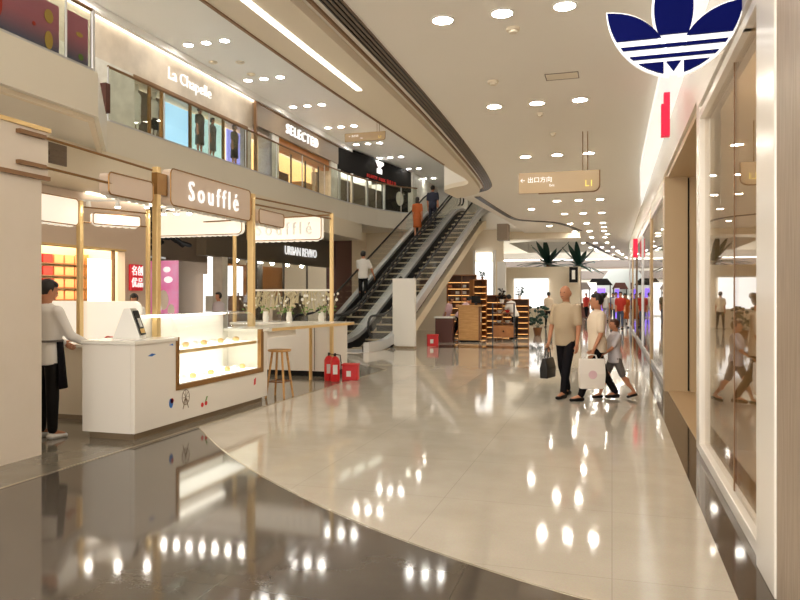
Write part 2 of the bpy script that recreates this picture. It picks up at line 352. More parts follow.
# hanging direction sign
def hanging_sign(x0, x1, y, z0, z1, ztop, label, txt1, txt2, mirror=False):
    t = thing('direction_sign', label, 'sign', ((x0+x1)/2, y, z0)); w, h = x1-x0, z1-z0
    pts = [(0,0)]
    for k in range(7):
        a = math.radians(-90+90*k/6); pts.append((w-.1+.1*math.cos(a), .1+.1*math.sin(a)))
    pts += [(w,h),(0,h)]
    obj('panel', prism(B(), pts, -.03, .03, FNY(x0, y, z0)), 'panel_tan', t)
    obj('edge_trim', tube(B(), [(x0+w*.25,y,z0-.005)]+[(x0+p[0]+.005,y,z0+p[1]-.004) for p in pts[1:8]]+[(x0+w+.005,y,z1)], .014), 'bronze', t)
    for k in (.8, .86): obj('suspension_rod', cone(B(), (x0+w*k,y,z1), (x0+w*k,y,ztop), .008, n=8), 'bronze', t)
    lab(obj('lettering', text_bm(txt1, h*.3, .01, FNY(x0+w*.22, y-.036, z0+h*.62)), 'white_text', t), 'white lettering')
    obj('lettering', text_bm(txt2, h*.16, .01, FNY(x0+w*.42, y-.036, z0+h*.34)), 'white_text', t)
    lab(obj('floor_number', text_bm('L1', h*.42, .01, FNY(x0+w*.88, y-.036, z0+h*.35)), 'yellow_text', t), 'yellow floor number')
hanging_sign(-1.5, -.2, 11.86, 3.22, 3.56, 4.2, 'beige hanging direction sign with bronze lower edge under the lower ceiling', '\u2190 \u51fa\u53e3\u65b9\u5411', 'Exit')
hanging_sign(-10.9, -9.1, 27.9, 8.05, 8.4, 8.8, 'beige direction sign hanging from the upper ceiling above the black shop', '\u2190 \u6d17\u624b\u95f4', 'Toilet')

# ---------------------------------------------------------------- railings
def railing(name, path, z, label, h=1.1, step=1.6, posts=True, m='glass_rail', hr=.028):
    t = thing(name, label, 'railing', (path[0][0], path[0][1], z))
    P = [V(p) for p in path]; segs = []
    for a, b in zip(P, P[1:]):
        n = max(1, round((b-a).length/step))
        for k in range(n): segs.append((a+(b-a)*k/n, a+(b-a)*(k+1)/n))
    for a, b in segs:
        d = (b-a).normalized(); nr = V((-d.y,d.x))*.006; a2, b2 = a+d*.02, b-d*.02
        obj('glass_panel', prism(B(), [tuple(a2+nr),tuple(b2+nr),tuple(b2-nr),tuple(a2-nr)], z+.02, z+h-.03), m, t)
        if posts: obj('post', cone(B(), (a.x,a.y,z), (a.x,a.y,z+h-.01), .018, n=8), 'steel', t)
    obj('handrail', tube(B(), [(p.x,p.y,z+h) for p in P], hr), 'bronze', t)
    obj('base_channel', strip_prism(B(), path, .05, z, z+.05), 'steel', t)
    return t
r1 = railing('glass_railing', [(-7.66,-2.9),(-7.66,2.7),(-7.66,8.4),(-7.66,8.95)], 4.95, 'glass railing of the near balcony with pink poster panels behind it', h=.95, step=5.6)
obj('end_post', cone(B(), (-7.66,8.95,4.95), (-7.66,8.95,5.92), .035, n=12), 'steel', r1)
obj('poster', bx(-7.75,-7.72,-2.9,8.33,4.98,5.72), 'poster', r1)
pp = obj('poster', bx(-7.75,-7.72,8.47,8.92,4.98,5.75), 'poster', r1)
def poster_material():
    m = mat('poster_print', (206,120,150), .5); nt = m.node_tree; b = nt.nodes['Principled BSDF']; tc = nt.nodes.new('ShaderNodeTexCoord'); sp = nt.nodes.new('ShaderNodeSeparateXYZ'); r = nt.nodes.new('ShaderNodeValToRGB')
    r.color_ramp.elements[0].position = .02; r.color_ramp.elements[0].color = lin((60,96,140)); r.color_ramp.elements[1].position = .4; r.color_ramp.elements[1].color = lin((205,118,150))
    nt.links.new(tc.outputs['Object'], sp.inputs[0]); nt.links.new(sp.outputs['Z'], r.inputs['Fac']); nt.links.new(r.outputs['Color'], b.inputs['Base Color'])
poster_material()
for c_ in kids(r1):
    if c_.name.startswith('poster'): c_.data.materials[0] = M['poster_print']
def art(ms, name, y, z, w, h, m):   # plain coloured shapes on the poster
    return obj(name, prism(B(), [(w/2*math.cos(2*PI*k/14), h/2*math.sin(2*PI*k/14)) for k in range(14)], 0, .006, FX(-7.705, y, z)), m, ms)
art(r1,'poster_shape',8.12,5.5,.16,.2,'gold_art'); art(r1,'poster_shape',8.12,5.16,.15,.26,'gold_art'); art(r1,'poster_shape',7.85,5.3,.06,.06,'red'); art(r1,'poster_shape',8.72,5.45,.14,.07,'gold_art'); art(r1,'poster_shape',8.75,5.12,.1,.1,'leaf_pale'); art(r1,'poster_shape',7.25,5.35,.14,.36,'red')
tag(obj('balcony_box', bx(-9.22,-9.07,10.95,11.07,4.95,5.5), 'maroon'), 'reddish brown box standing at the notch between the two balconies', 'box')
path2 = [(-9.56,11.6),(-9.56,22.5),(-9.46,24.5),(-9.06,26.6),(-8.45,28.05),(-7.9,28.6)]
railing('glass_railing', path2, 4.95, 'long glass railing in front of the upper shops, curving to the escalator', step=1.9)

# ---------------------------------------------------------------- upper shops  (front plane X=-12.6)
XU = -12.6
# first shop: stone fascia, lettering, display windows
s = thing('shopfront', 'stone clad upper shop with cursive white name and bright blue window displays', 'shop', (XU, 18, 4.95))
obj('lettering', text_bm('La Chapelle', .5, .03, FX(XU+.06, 18.95, 8.08), space=1.0), 'white_text', s)
obj('pilaster', bx(XU-.6, XU, -3, 13.6, 4.95, 7.6), 'stone', s); obj('pilaster', bx(XU-.6, XU, 13.6, 16.35, 4.95, 7.6), 'marble', s)
obj('window_head', bx(XU-.1, XU+.02, 16.3, 22.6, 7.5, 7.6), 'bronze', s)
obj('pilaster', bx(XU-.3, XU, 22.6, 22.88, 4.95, 7.6), 'marble', s)
for y0, y1, m in ((16.4,16.98,'taupe'),(17.08,17.55,'taupe'),(17.7,19.0,'blue_screen'),(19.15,20.95,'teal_screen'),(21.3,22.5,'violet_screen')):
    f = obj('display_window', bx(XU-.04, XU-.02, y0, y1, 4.98, 7.5), 'glass', s)
    bk = obj('backdrop', bx(XU-.65, XU-.6, y0*1.045-.05, y1*1.045+.05, 4.98, 7.5) , m, s)
    obj('mullion', bx(XU-.08, XU, y1+.02, y1+.1, 4.95, 7.5), 'brass_dark', s)
obj('display_floor', bx(XU-.6, XU-.06, 16.4, 22.6, 4.95, 6.0), 'white', s)
# second shop
s = thing('shopfront', 'portal framed upper shop with white capital letters and warm lit interior', 'shop', (XU, 27, 4.95))
obj('portal_fascia', bx(XU-.6, XU+.15, 23.0, 31.0, 7.75, 8.58), 'taupe', s)
obj('portal_trim', bx(XU+.1, XU+.2, 22.9, 31.05, 8.55, 8.62), 'bronze', s); obj('portal_trim', bx(XU+.1, XU+.2, 22.88, 22.98, 4.95, 8.62), 'bronze', s)
obj('lettering', text_bm('SELECTED', .56, .08, FX(XU+.2, 26.9, 8.15), space=1.3), 'white_text', s)
for y0, y1, m in ((23.0,24.3,'glass_far'),(24.3,24.9,'marble'),(30.2,31.0,'marble')): obj('pilaster', bx(XU-.5, XU+.1, y0, y1, 4.95, 7.75) if m != 'glass_far' else bx(XU, XU+.1, y0, y1, 4.95, 7.75), m, s)
obj('wooden_header', bx(XU-.3, XU, 24.9, 30.2, 7.3, 7.75), 'orange_wood', s)
obj('interior_wall', bx(XU-1.4, XU-1.35, 24.3, 33, 4.95, 7.7), 'interior_glow', s)
for y in (26.2, 27.6, 29.0): obj('mullion', bx(XU-.05, XU, y, y+.06, 4.95, 7.3), 'dark_steel', s)
obj('display_window', bx(XU-.03, XU-.015, 24.9, 30.2, 4.98, 7.3), 'glass', s)
obj('clothes_rail', bx(XU-1.1, XU-.8, 25.6, 27.6, 5.0, 6.75), 'wood_dark', s); obj('display_table', bx(XU-.9, XU-.3, 28.0, 29.0, 4.95, 6.5), 'wood', s)
# third shop
s = thing('shopfront', 'black clad upper shop with white emblem and small red lettering beside the escalator', 'shop', (XU, 35, 4.95))
M3 = Matrix.Translation((XU+.1, 31.1, 0)) @ Matrix.Rotation(math.radians(-8.2), 4, 'Z') @ FX(0,0,0)
def rc(a, b, z0, z1, d0, d1): return prism(B(), [(a,z0),(b,z0),(b,z1),(a,z1)], d0, d1, M3)
obj('black_fascia', rc(0, 8.5, 7.55, 8.74, -.3, 0), 'charcoal', s)
obj('emblem', prism(B(), [(-.45,.33),(.5,.33),(.5,.18),(.25,.08),(.08,-.03),(.3,-.08),(.3,-.32),(-.25,-.32),(-.25,-.08),(-.06,-.03),(-.25,.14)], 0, .05, M3 @ Matrix.Translation((4.3,8.32,0))), 'white_text', s)
obj('lettering', text_bm('BEAUTY PARK \u65b0\u54c1\u4e0a\u5e02', .24, .04, M3 @ Matrix.Translation((4.6,7.7,.04)), space=1.5), 'red_box', s)
obj('interior_wall', rc(0, 8.4, 4.95, 7.5, -1.3, -1.2), 'taupe', s)
obj('glazing', rc(.1, 5.2, 4.98, 7.55, -.06, -.04), 'glass_far', s)
for a in (.05, 1.3, 2.9, 4.9): obj('mullion', rc(a, a+.14, 4.95, 7.55, -.06, .03), 'steel', s)
obj('dark_panel', rc(5.2, 8.5, 4.95, 7.55, -.3, -.2), 'black', s)
obj('roundel', prism(B(), [(.45*math.cos(2*PI*k/20), .4*math.sin(2*PI*k/20)) for k in range(20)], -.2, -.15, M3 @ Matrix.Translation((7.3,7.05,0))), 'white', s)
struct('wall_upper_corner', bx(XU+.02, XU+1.35, 39.7, 46, 4.95, 8.8), 'marble')
tag(obj('wall_panel', bx(-9.9,-8.9,44.5,44.9,6.6,8.5), 'fascia', bevel=.01), 'grey square panel on the white wall above the escalator tops', 'panel')
tag(obj('display_board', bx(-8.3,-6.4,44.4,44.8,4.96,7.8), 'teal_far', bevel=.01), 'pale blue green board behind the escalator tops', 'board')

# ---------------------------------------------------------------- ground floor, left shops (front plane X=-10.5)
XG = -10.5
struct('wall_left', prism(B(), [(0,0),(10.3,0),(10.3,2.5),(13.3,2.5),(13.3,0),(14.15,0),(14.15,3.65),(0,3.65)][::1], -.2, 0, FX(XG, 0, 0)), 'sign_pink')
struct('ceiling_shop_soffit', bx(-10.7, -9.3, -3, 25.6, 3.66, 4.28), 'soffit')
tag(obj('cove_light', bx(-10.45, -10.36, 12.0, 15.2, 3.62, 3.655), 'cove'), 'warm cove light above the ground floor shopfronts', 'light')
# lit gift shop with shelves
sh = thing('shelf_unit', 'wall shelving stacked with red and orange boxes inside the bright shop', 'shelf', (-12.2, 13.4, 0))
obj('back_panel', bx(-12.65,-12.6,11.6,14.18,0,2.7), 'yellow_wall', sh)
for k in range(7): obj('shelf', bx(-12.6,-12.2,11.7,14.1,.55+.28*k,.58+.28*k), 'wood_dark', sh)
for yy in (11.68, 14.1): obj('side_panel', bx(-12.6,-12.2,yy,yy+.03,0,2.5), 'wood', sh)
b0 = None
for k in range(6):
    for j in range(7):
        y = 11.9+.33*j; z = .58+.28*(k+1); m = 'red_box' if j == 3 else ('white_box' if j < 3 and k > 3 else 'orange_box')
        l = {'red_box':'red carton', 'white_box':'white carton', 'orange_box':'orange carton'}[m] + ' on the shop wall shelving, %s shelf up' % ORD[k]
        bm = bx(-12.52,-12.25,y-.14,y+.14,z,z+.2)
        tag(obj('carton', bm, m, bevel=.004), l, 'box', 'cartons on the wall shelving')
struct('wall_shop_interior', bx(-14.6, -14.5, 9, 14.3, 0, 3), 'yellow_wall')
struct('wall_shop_side', bx(-14.5, XG-.2, 14.2, 14.3, 0, 3.6), 'yellow_wall')
tag(obj('white_display_panel', bx(-11.35,-11.3,13.1,13.85,0,2.35), 'shop_glow'), 'glowing white panel inside the bright shop beside the shelving', 'panel')
struct('ceiling_shop', bx(-14.5, XG-.2, 0, 14.2, 2.95, 3.0), 'shop_glow')
db = thing('door_jamb', 'dark bronze jamb of the bright shop opening', 'door frame', (XG,13.4,0))
obj('jamb', bx(XG-.05, XG+.02, 12.9, 12.945, 0, 2.5), 'bronze', db); obj('lintel', bx(XG-.2, XG+.02, 10.3, 13.32, 2.5, 2.54), 'brass', db)
rs = thing('wall_sign', 'square red sign with four white characters on the beige wall', 'sign', (XG+.04, 13.85, 2))
obj('board', prism(B(), rrect(.42,.6,.03), 0, .06, FX(XG+.02, 13.4, 1.62)), 'red_sign', rs)
obj('lettering', text_bm('\u540d\u521b', .24, .02, FX(XG+.095, 13.61, 2.06), squash=.85), 'white_text', rs); obj('lettering', text_bm('\u4f18\u54c1', .24, .02, FX(XG+.095, 13.61, 1.79), squash=.85), 'white_text', rs)
# dim recess with banner, mannequins, dark ceiling feature
struct('wall_recess', bx(-15, -14.9, 14.3, 26, 0, 4.2), 'taupe')
pb = thing('banner', 'upright pink poster banner beside the red wall sign', 'banner', (-11.6, 15.6, 0))
obj('poster', prism(B(), [(0,0),(.8,0),(.8,1.42),(0,1.42)], 0, .05, FNY(-11.0,14.9,.95)), 'pink_banner', pb)
obj('base', cone(B(), (-10.6,14.9,0), (-10.6,14.9,1.0), .03, n=8), 'steel', pb)
for (dx, dz, w, h, m) in ((.5,1.2,.2,.14,'white_text'),(.54,.95,.24,.16,'white_text'),(.4,.45,.3,.5,'petal'),(.25,.25,.2,.2,'white_text'),(.62,.2,.2,.3,'petal')):
    obj('poster_shape', prism(B(), [(dx+w/2*math.cos(2*PI*k/12), dz+h/2*math.sin(2*PI*k/12)) for k in range(12)], .05, .06, FNY(-11.0,14.9,.95)), m, pb)
bm = B()
for k in range(5): tube(bm, [(-13.6+.25*k, 15+.5*i, 3.0+.25*math.sin(i*.9+k)+.08*k) for i in range(9)], .07)
tag(obj('ceiling_feature', bm, 'black'), 'tangle of black curved tubes under the ceiling of the dim recess', 'ceiling feature')
tag(obj('arch', tube(B(), [(-13.2, 16.6+1.5*math.cos(PI-PI*i/14), 1.9*math.sin(PI*i/14)**.6) for i in range(15)], .06), 'screen_white'), 'thin white glowing arch in the dim recess', 'arch')
for k, (x, y, w) in enumerate([(-12.6,19.9,.5),(-12.2,20.7,.7),(-12.0,19.2,.12)]):
    tag(obj('light_column', bx(x-.1,x+.1,y,y+w,0,2.2+.3*k), 'screen_white'), 'glowing white column in the dim recess, %s of three' % ('left','right','thin front')[k], 'column')
for k, (x, y) in enumerate([(-12.9,17.6),(-11.6,21.3)]):
    pl = thing('partition', ('plain taupe partition','taupe partition beside the glowing columns')[k]+' in the dim recess', 'partition', (x,y,0))
    obj('panel', bx(x-.06,x+.06,y-.45,y+.45,0,2.6), 'taupe_dark', pl); obj('cap', bx(x-.08,x+.08,y-.47,y+.47,2.6,2.66), 'steel', pl)
# clothes shop with dark fascia
s = thing('shopfront', 'ground floor shop with dark taupe fascia and white sans serif name', 'shop', (XG, 21, 0))
obj('fascia_board', bx(XG-.3, XG, 16.6, 25.6, 2.6, 3.62), 'taupe_dark', s)
obj('lettering', text_bm('URBAN REVIVO', .42, .03, FX(XG+.03, 22.6, 3.02), space=1.0, squash=.9), 'white_text', s)
obj('pillar', bx(XG-.3, XG, 17.4, 17.7, 0, 2.6), 'marble', s)
obj('wood_panel', bx(XG-2.1, XG-2.0, 21.2, 25.4, 0, 2.6), 'orange_wood', s); obj('display_wall', bx(XG-2.6, XG-2.5, 18, 21.2, 0, 2.6), 'taupe', s)
obj('glazing', bx(XG-.1, XG-.08, 17.7, 25.4, 0, 2.6), 'glass_far', s)
for y in (19.5, 21.4, 23.3): obj('mullion', bx(XG-.12, XG-.06, y, y+.05, 0, 2.6), 'taupe_dark', s)
for k, y in enumerate((18.6, 19.9, 22.2, 23.7, 24.6)):
    obj('clothes_stand', box(box(B(), XG-1.3, XG-.9, y, y+.6, .5, 1.5), XG-1.12, XG-1.08, y+.28, y+.32, 0, 1.6), ('white','wood_dark','shirt_cream','black','olive')[k], s)
for k in range(6): obj('spotlight', ball(B(), (XG-.7, 18.2+1.2*k, 2.62), .07), 'lamp_up', s)
struct('wall_left_far', bx(XG-.3, XG+.1, 25.6, 27.4, 0, 4.27), 'maroon')
struct('wall_left_beyond', bx(XG-.3, XG+.1, 27.4, 46, 0, 4.27), 'cream')
struct('ceiling_shop_far', bx(-15, XG-.3, 14.3, 26, 4.2, 4.27), 'taupe')

# ---------------------------------------------------------------- near pillar at left
struct('wall_pier', bx(-7.2, -5.17, 1.0, 5.36, 0, 2.62), 'pier')
struct('wall_pier_header', bx(-7.2, -5.15, -3, 5.42, 2.62, 3.06), 'pier')
struct('trim_8', bx(-5.16, -5.13, -3, 5.43, 2.6, 2.64), 'bronze')
struct('trim_9', bx(-7.2, -5.13, -3, 5.44, 3.06, 3.1), 'brass')
tag(obj('wall_vent', box(box(box(bx(-9.3,-9.28,9.75,10.2,3.8,4.16), -9.28,-9.26,9.78,10.17,3.84,3.9), -9.28,-9.26,9.78,10.17,3.94,4.0), -9.28,-9.26,9.78,10.17,4.04,4.1), 'grille'), 'small grey slatted vent on the bulkhead face above the left boards', 'vent')

# ---------------------------------------------------------------- kiosk
KX0, KX1, KY0, KY1 = -5.35, -4.7, 6.1, 9.0
k = thing('kiosk_counter', 'white dessert kiosk counter with stickers and a glass cake case', 'counter', (-5.0, 7.5, 0))
f = [(KY0,.08),(KY1,.08),(KY1,1.0),(8.82,1.0),(8.82,.5),(6.85,.5),(6.85,1.0),(KY0,1.0)]
obj('front_panel', prism(B(), f, -.05, 0, FX(KX1, 0, 0)), 'counter', k, bevel=.006)
obj('end_panel', bx(KX0, KX1-.05, KY0, KY0+.05, .08, 1.0), 'counter', k); obj('end_panel', bx(KX0, KX1-.05, KY1-.05, KY1, .08, 1.0), 'counter', k)
obj('back_panel', bx(KX0, KX0+.04, KY0+.05, KY1-.05, .08, 1.0), 'counter', k)
obj('plinth', bx(KX0+.04, KX1-.06, KY0+.06, KY1-.05, 0, .08), 'kick', k)
obj('counter_top', bx(KX0-.02, KX1+.02, KY0-.02, 6.83, 1.0, 1.04), 'counter_top', k, bevel=.008); obj('counter_top', bx(KX0-.02, KX1+.02, 8.84, KY1+.02, 1.0, 1.04), 'counter_top', k, bevel=.008)
fr = B(); box(fr, KX1-.04, KX1+.015, 6.81, 6.86, .5, 1.04); box(fr, KX1-.04, KX1+.015, 8.78, 8.86, .5, 1.04); box(fr, KX1-.04, KX1+.015, 6.81, 8.86, .44, .5)
obj('case_frame', fr, 'brass_dark', k)
obj('case_floor', bx(KX0+.05, KX1-.05, 6.87, 8.8, .46, .5), 'case_glow', k); obj('case_back', bx(KX0+.03, KX0+.06, 6.87, 8.8, .5, 1.28), 'gloss_white', k)
obj('case_shelf', bx(KX0+.12, KX1-.08, 6.87, 8.8, .86, .875), 'case_glow', k); obj('shelf_rail', bx(KX1-.085, KX1-.065, 6.87, 8.8, .84, .88), 'brass', k)
prof = [(KX1-.005,.5),(KX1-.005,1.0)]+[(KX1-.22+.215*math.cos(PI/2*i/6), 1.0+.29*math.sin(PI/2*i/6)) for i in range(1,7)]+[(KX0+.06,1.29)]
pr2 = [(x-.008 if i < 3 else x, z-(.008 if i >= 3 else 0)) for i, (x, z) in enumerate(prof)]
gm = Matrix(((1,0,0,0),(0,0,1,0),(0,1,0,0),(0,0,0,1)))
bmg = B(); loft(bmg, [[V((x,y,z)) for x, z in prof] for y in (6.87,8.79)], closed=False)
obj('curved_glass', bmg, 'glass', k, smooth=True)
obj('side_glass', prism(B(), prof+[(KX0+.06,.5)], 6.872, 6.88, gm), 'glass', k); obj('side_glass', prism(B(), prof+[(KX0+.06,.5)], 8.775, 8.783, gm), 'glass', k)
obj('case_lamp', bx(KX0+.1, KX0+.16, 6.95, 8.7, 1.25, 1.28), 'cove', k)
# stickers (plain little decorations)
def sticker(y, z, m, pts, label): lab(obj('sticker', prism(B(), pts, 0, .003, FX(KX1+.001, y, z)), m, k), label)
circ = lambda r, n=14, sx=1, sy=1, ox=0, oy=0: [(ox+r*sx*math.cos(2*PI*i/n), oy+r*sy*math.sin(2*PI*i/n)) for i in range(n)]
ring = B()
for i in range(20):
    a0, a1 = 2*PI*i/20, 2*PI*(i+1)/20; q = [(.075*math.cos(a0), .09*math.sin(a0)), (.075*math.cos(a1), .09*math.sin(a1)), (.068*math.cos(a1), .083*math.sin(a1)), (.068*math.cos(a0), .083*math.sin(a0))]
    prism(ring, q, 0, .003, FX(KX1+.001, 7.0, .34))
for a in range(0, 180, 45): c_, s_ = math.cos(math.radians(a)), math.sin(math.radians(a)); prism(ring, [(.07*c_-.002*s_,.085*s_+.002*c_),(-.07*c_-.002*s_,-.085*s_+.002*c_),(-.07*c_+.002*s_,-.085*s_-.002*c_),(.07*c_+.002*s_,.085*s_-.002*c_)], 0, .003, FX(KX1+.001, 7.0, .34))
prism(ring, [(-.06,-.13),(-.05,-.13),(.005,0),(-.005,0)], 0, .003, FX(KX1+.001, 7.0, .34)); prism(ring, [(.05,-.13),(.06,-.13),(.005,0),(-.005,0)], 0, .003, FX(KX1+.001, 7.0, .34))
lab(obj('sticker', ring, 'taupe', k), 'thin brown ferris wheel outline')
sticker(6.72,.31,'blue',circ(.045,12,.8,1.2),'blue balloon sticker'); sticker(6.735,.335,'red',circ(.03,12),'red half of the balloon sticker')
sticker(7.34,.2,'red',circ(.028,12),'red cherry sticker'); sticker(7.42,.21,'red',circ(.028,12),'red cherry sticker'); sticker(7.4,.26,'leaf_pale',[(0,-.03),(.02,-.03),(.06,.03),(.03,.03)],'green cherry stalk')
sticker(6.38,.88,'blue',[(-.07,-.012),(0,-.02),(.07,0),(0,.012)],'pale blue swoosh sticker'); sticker(6.72,.96,'blue',[(-.04,0),(.04,-.01),(.03,.012)],'small blue swoosh sticker')
sticker(8.62,.33,'red',[(-.02,-.05),(.03,-.04),(.04,.05),(-.01,.03)],'red sticker below the case corner')
# pastries in the case
for i in range(9):
    y = 7.05+.2*i
    for z, x in ((.505, -4.9), (.88, -5.0)):
        p = thing('cake', 'small pale cake in the glass case, %s from the left on the %s' % (ORD[i], 'lower level' if z < .6 else 'upper shelf'), 'cake', (x, y, z), 0, 'cakes in the glass case')
        obj('cake_body', lathe(B(), [(.035,0),(.042,.03),(.04,.045),(.02,.06),(.001,.062)], (0,0,0), 12), 'petal' if i % 2 else 'pastry', p, local=True)
# inner counters
ic = thing('service_counter', 'low white service counter inside the kiosk behind the staff member', 'counter', (-6.7, 7.6, 0))
obj('carcass', bx(-8.0, -5.9, 7.0, 7.7, .06, .88), 'cream', ic); obj('plinth', bx(-7.9,-5.92,7.04,7.66,0,.06), 'kick', ic); obj('worktop', bx(-8.0, -5.86, 6.95, 7.75, .88, .92), 'counter_top', ic, bevel=.006)
pn = thing('back_screen', 'white waist high screen with rounded corner at the back of the kiosk', 'screen', (-8.2, 9.5, 0))
obj('panel', prism(B(), [(0,0),(2.6,0)]+[(2.6-.12+.12*math.cos(PI/2*i/5), 1.3+.12*math.sin(PI/2*i/5)) for i in range(6)]+[(0,1.42)], -.03, .03, FNY(-9.8, 9.5, 0)), 'sign_cream', pn); obj('foot_rail', bx(-9.8,-7.2,9.42,9.58,0,.06), 'kick', pn)
# tablet stand with card
ts = thing('card_stand', 'white wedge stand with dark printed card on the kiosk counter', 'stand', (-5.05, 6.5, 1.04), .35)
obj('wedge', prism(B(), [(-.17,0),(.13,0),(.02,.33),(-.05,.33)], -.1, .1, FNY(0,0,0)), 'white', ts, local=True)
cm = Matrix.Translation((.083,0,.17)) @ Matrix.Rotation(math.radians(18.5),4,'Y').inverted() @ FX(0,0,0)
obj('card', prism(B(), [(-.085,-.14),(.085,-.14),(.085,.14),(-.085,.14)], 0, .008, cm), 'black', ts, local=True); obj('card_centre', prism(B(), [(-.04,-.05),(.04,-.05),(.04,.05),(-.04,.05)], .008, .011, cm), 'white', ts, local=True)
obj('card_foot', prism(B(), [(-.07,-.12),(.07,-.12),(.07,-.07),(-.07,-.07)], .008, .011, cm), 'gold_art', ts, local=True)
tr = thing('tray', 'blue oval tray with red items on the service counter', 'tray', (-6.0, 7.3, .92))
obj('dish', lathe(B(), [(.1,0),(.17,.03),(.18,.05),(.15,.03),(.001,.02)], (0,0,0), 20), 'blue', tr, local=True)
tag(obj('snack', ball(ball(B(), (-5.95,7.28,.975), (.06,.04,.03)), (-6.04,7.33,.975), (.04,.05,.03)), 'red', smooth=True), 'red snacks lying on the blue tray', 'snack')

# gold frames and hanging boards
gf = thing('brass_pergola', 'brass post and rail frame carrying the kiosk boards', 'frame', (-5.23, 8.2, 0))
def post(x, y, z0, z1, w=.09): obj('post', bx(x-w/2, x+w/2, y-w/2, y+w/2, z0, z1), 'brass', gf, bevel=.006)
KP = -5.23
post(KP, 7.19, 0, 3.05, .075); post(KP, 9.5, 0, 3.05, .09); post(-4.87, 11.8, 0, 3.0, .06); post(-8.25, 9.35, 0, 3.05, .08); post(-7.7, 10.35, 0, 3.0, .06); post(-7.2, 12.4, 0, 3.0, .06)
for z in (3.0, 2.72): obj('rail', cone(B(), (KP,7.1,z), (-5.12,5.3,z), .014, n=8), 'brass_dark', gf); obj('rail_cap', bx(-5.15, -5.1, 5.04, 5.35, z-.018, z+.018), 'bronze', gf)
for z in (3.0, 2.9): obj('rail', cone(B(), (KP,9.5,z), (-4.87,11.8,z), .014, n=8), 'brass_dark', gf)
obj('rail', cone(B(), (-8.25,9.35,2.95), (-7.7,10.35,2.93), .012, n=8), 'brass_dark', gf); obj('rail', cone(B(), (-8.25,9.35,2.7), (-7.7,10.35,2.7), .012, n=8), 'brass_dark', gf)
obj('rail', cone(B(), (-8.9,12.4,2.98), (-4.87,11.85,2.98), .014, n=8), 'brass_dark', gf); obj('rail', cone(B(), (-8.25,5.4,3.05), (-8.25,9.35,3.0), .014, n=8), 'brass_dark', gf)
for y in (7.25, 9.42): obj('bracket', bx(KP-.04, KP+.04, y-.1, y+.1, 2.72, 2.98), 'brass_dark', gf)
def track(x0, y0, x1, y1, n, label):
    t = thing('track_light', label, 'light', ((x0+x1)/2, (y0+y1)/2, 3.05))
    obj('rail', cone(B(), (x0-.08,y0,3.08), (x1+.08,y1,3.08), .018, n=8), 'white', t)
    for k_ in range(n):
        x, y = x0+(x1-x0)*k_/(n-1), y0+(y1-y0)*k_/(n-1); sp = obj('spot_head', cone(B(), (x,y,3.07), (x,y,2.97), .03, .045, 12), 'white', t); obj('lens', cone(B(), (x,y,2.969), (x,y,2.96), .038, n=12), 'lamp', sp)
track(-7.7, 10.8, -6.2, 10.9, 7, 'track of seven small spotlights inside the kiosk behind the named board')
track(-8.75, 9.45, -7.35, 9.85, 4, 'track of four small spotlights at the left rear of the kiosk')
def board(label, Mx, w, h, m, txt=None, tm='white_text', depth=.12, size=.3, scal=True, r=.07):
    o0 = Mx @ V((w/2,0,0)); t = thing('hanging_board', label, 'sign', tuple(o0))
    obj('board', prism(B(), rrect(w,h,r), -depth/2, depth/2, Mx), m, t)
    rb = B(); pts = rrect(w,h,r); pts3 = [Mx @ V((x,y,depth/2+.004)) for x,y in pts]; tube(rb, pts3+[pts3[0]], .009, 6); obj('rim', rb, 'brass_dark', t)
    if scal:
        sb = B(); n = max(3, int(w/.13)); sw = (w-2*r)/n
        for i in range(n):
            cx = r+sw*(i+.5); prism(sb, [(cx+sw/2*math.cos(PI+PI*q/6), .002+.035*math.sin(PI+PI*q/6)) for q in range(7)], -.03, .03, Mx)
        obj('scalloped_edge', sb, 'sign_cream' if m != 'sign_pink' else 'white', t)
    if txt: obj('lettering', text_bm(txt, size, .02, Mx @ Matrix.Translation((w/2, h*.47, depth/2+.012)), space=1.5, squash=.82), tm, t)
    return t
board('large pinkish rounded board with white dessert name over the kiosk counter', FX(KP, 7.38, 2.62), 1.98, .45, 'sign_pink', 'Souffl\u00e9', size=.36)
board('small blank rounded board just left of the large named board', FX(KP, 6.28, 2.6), .76, .24, 'sign_pink', r=.05)
board('small blank rounded board just right of the large named board', FX(KP, 9.62, 2.62), .85, .22, 'sign_pink', r=.05)
board('white rounded board with raised name at the far end of the kiosk', FNY(-6.75, 12.15, 2.56), 1.55, .44, 'sign_cream', 'Souffl\u00e9', 'white', size=.34)
board('large cream board with scalloped edge at the back, seen below the named board', FNY(-8.95, 12.3, 2.72), 2.0, .5, 'sign_cream', r=.1)
board('cream rounded board at the left back corner of the kiosk', FX(-8.25, 7.7, 2.63), 1.55, .42, 'sign_cream')
board('short cream board hanging between the two back posts of the kiosk', Matrix.Translation((-8.15,9.5,2.68)) @ Matrix.Rotation(math.radians(-28),4,'Z') @ FX(0,0,0), .8, .18, 'sign_cream', r=.04)

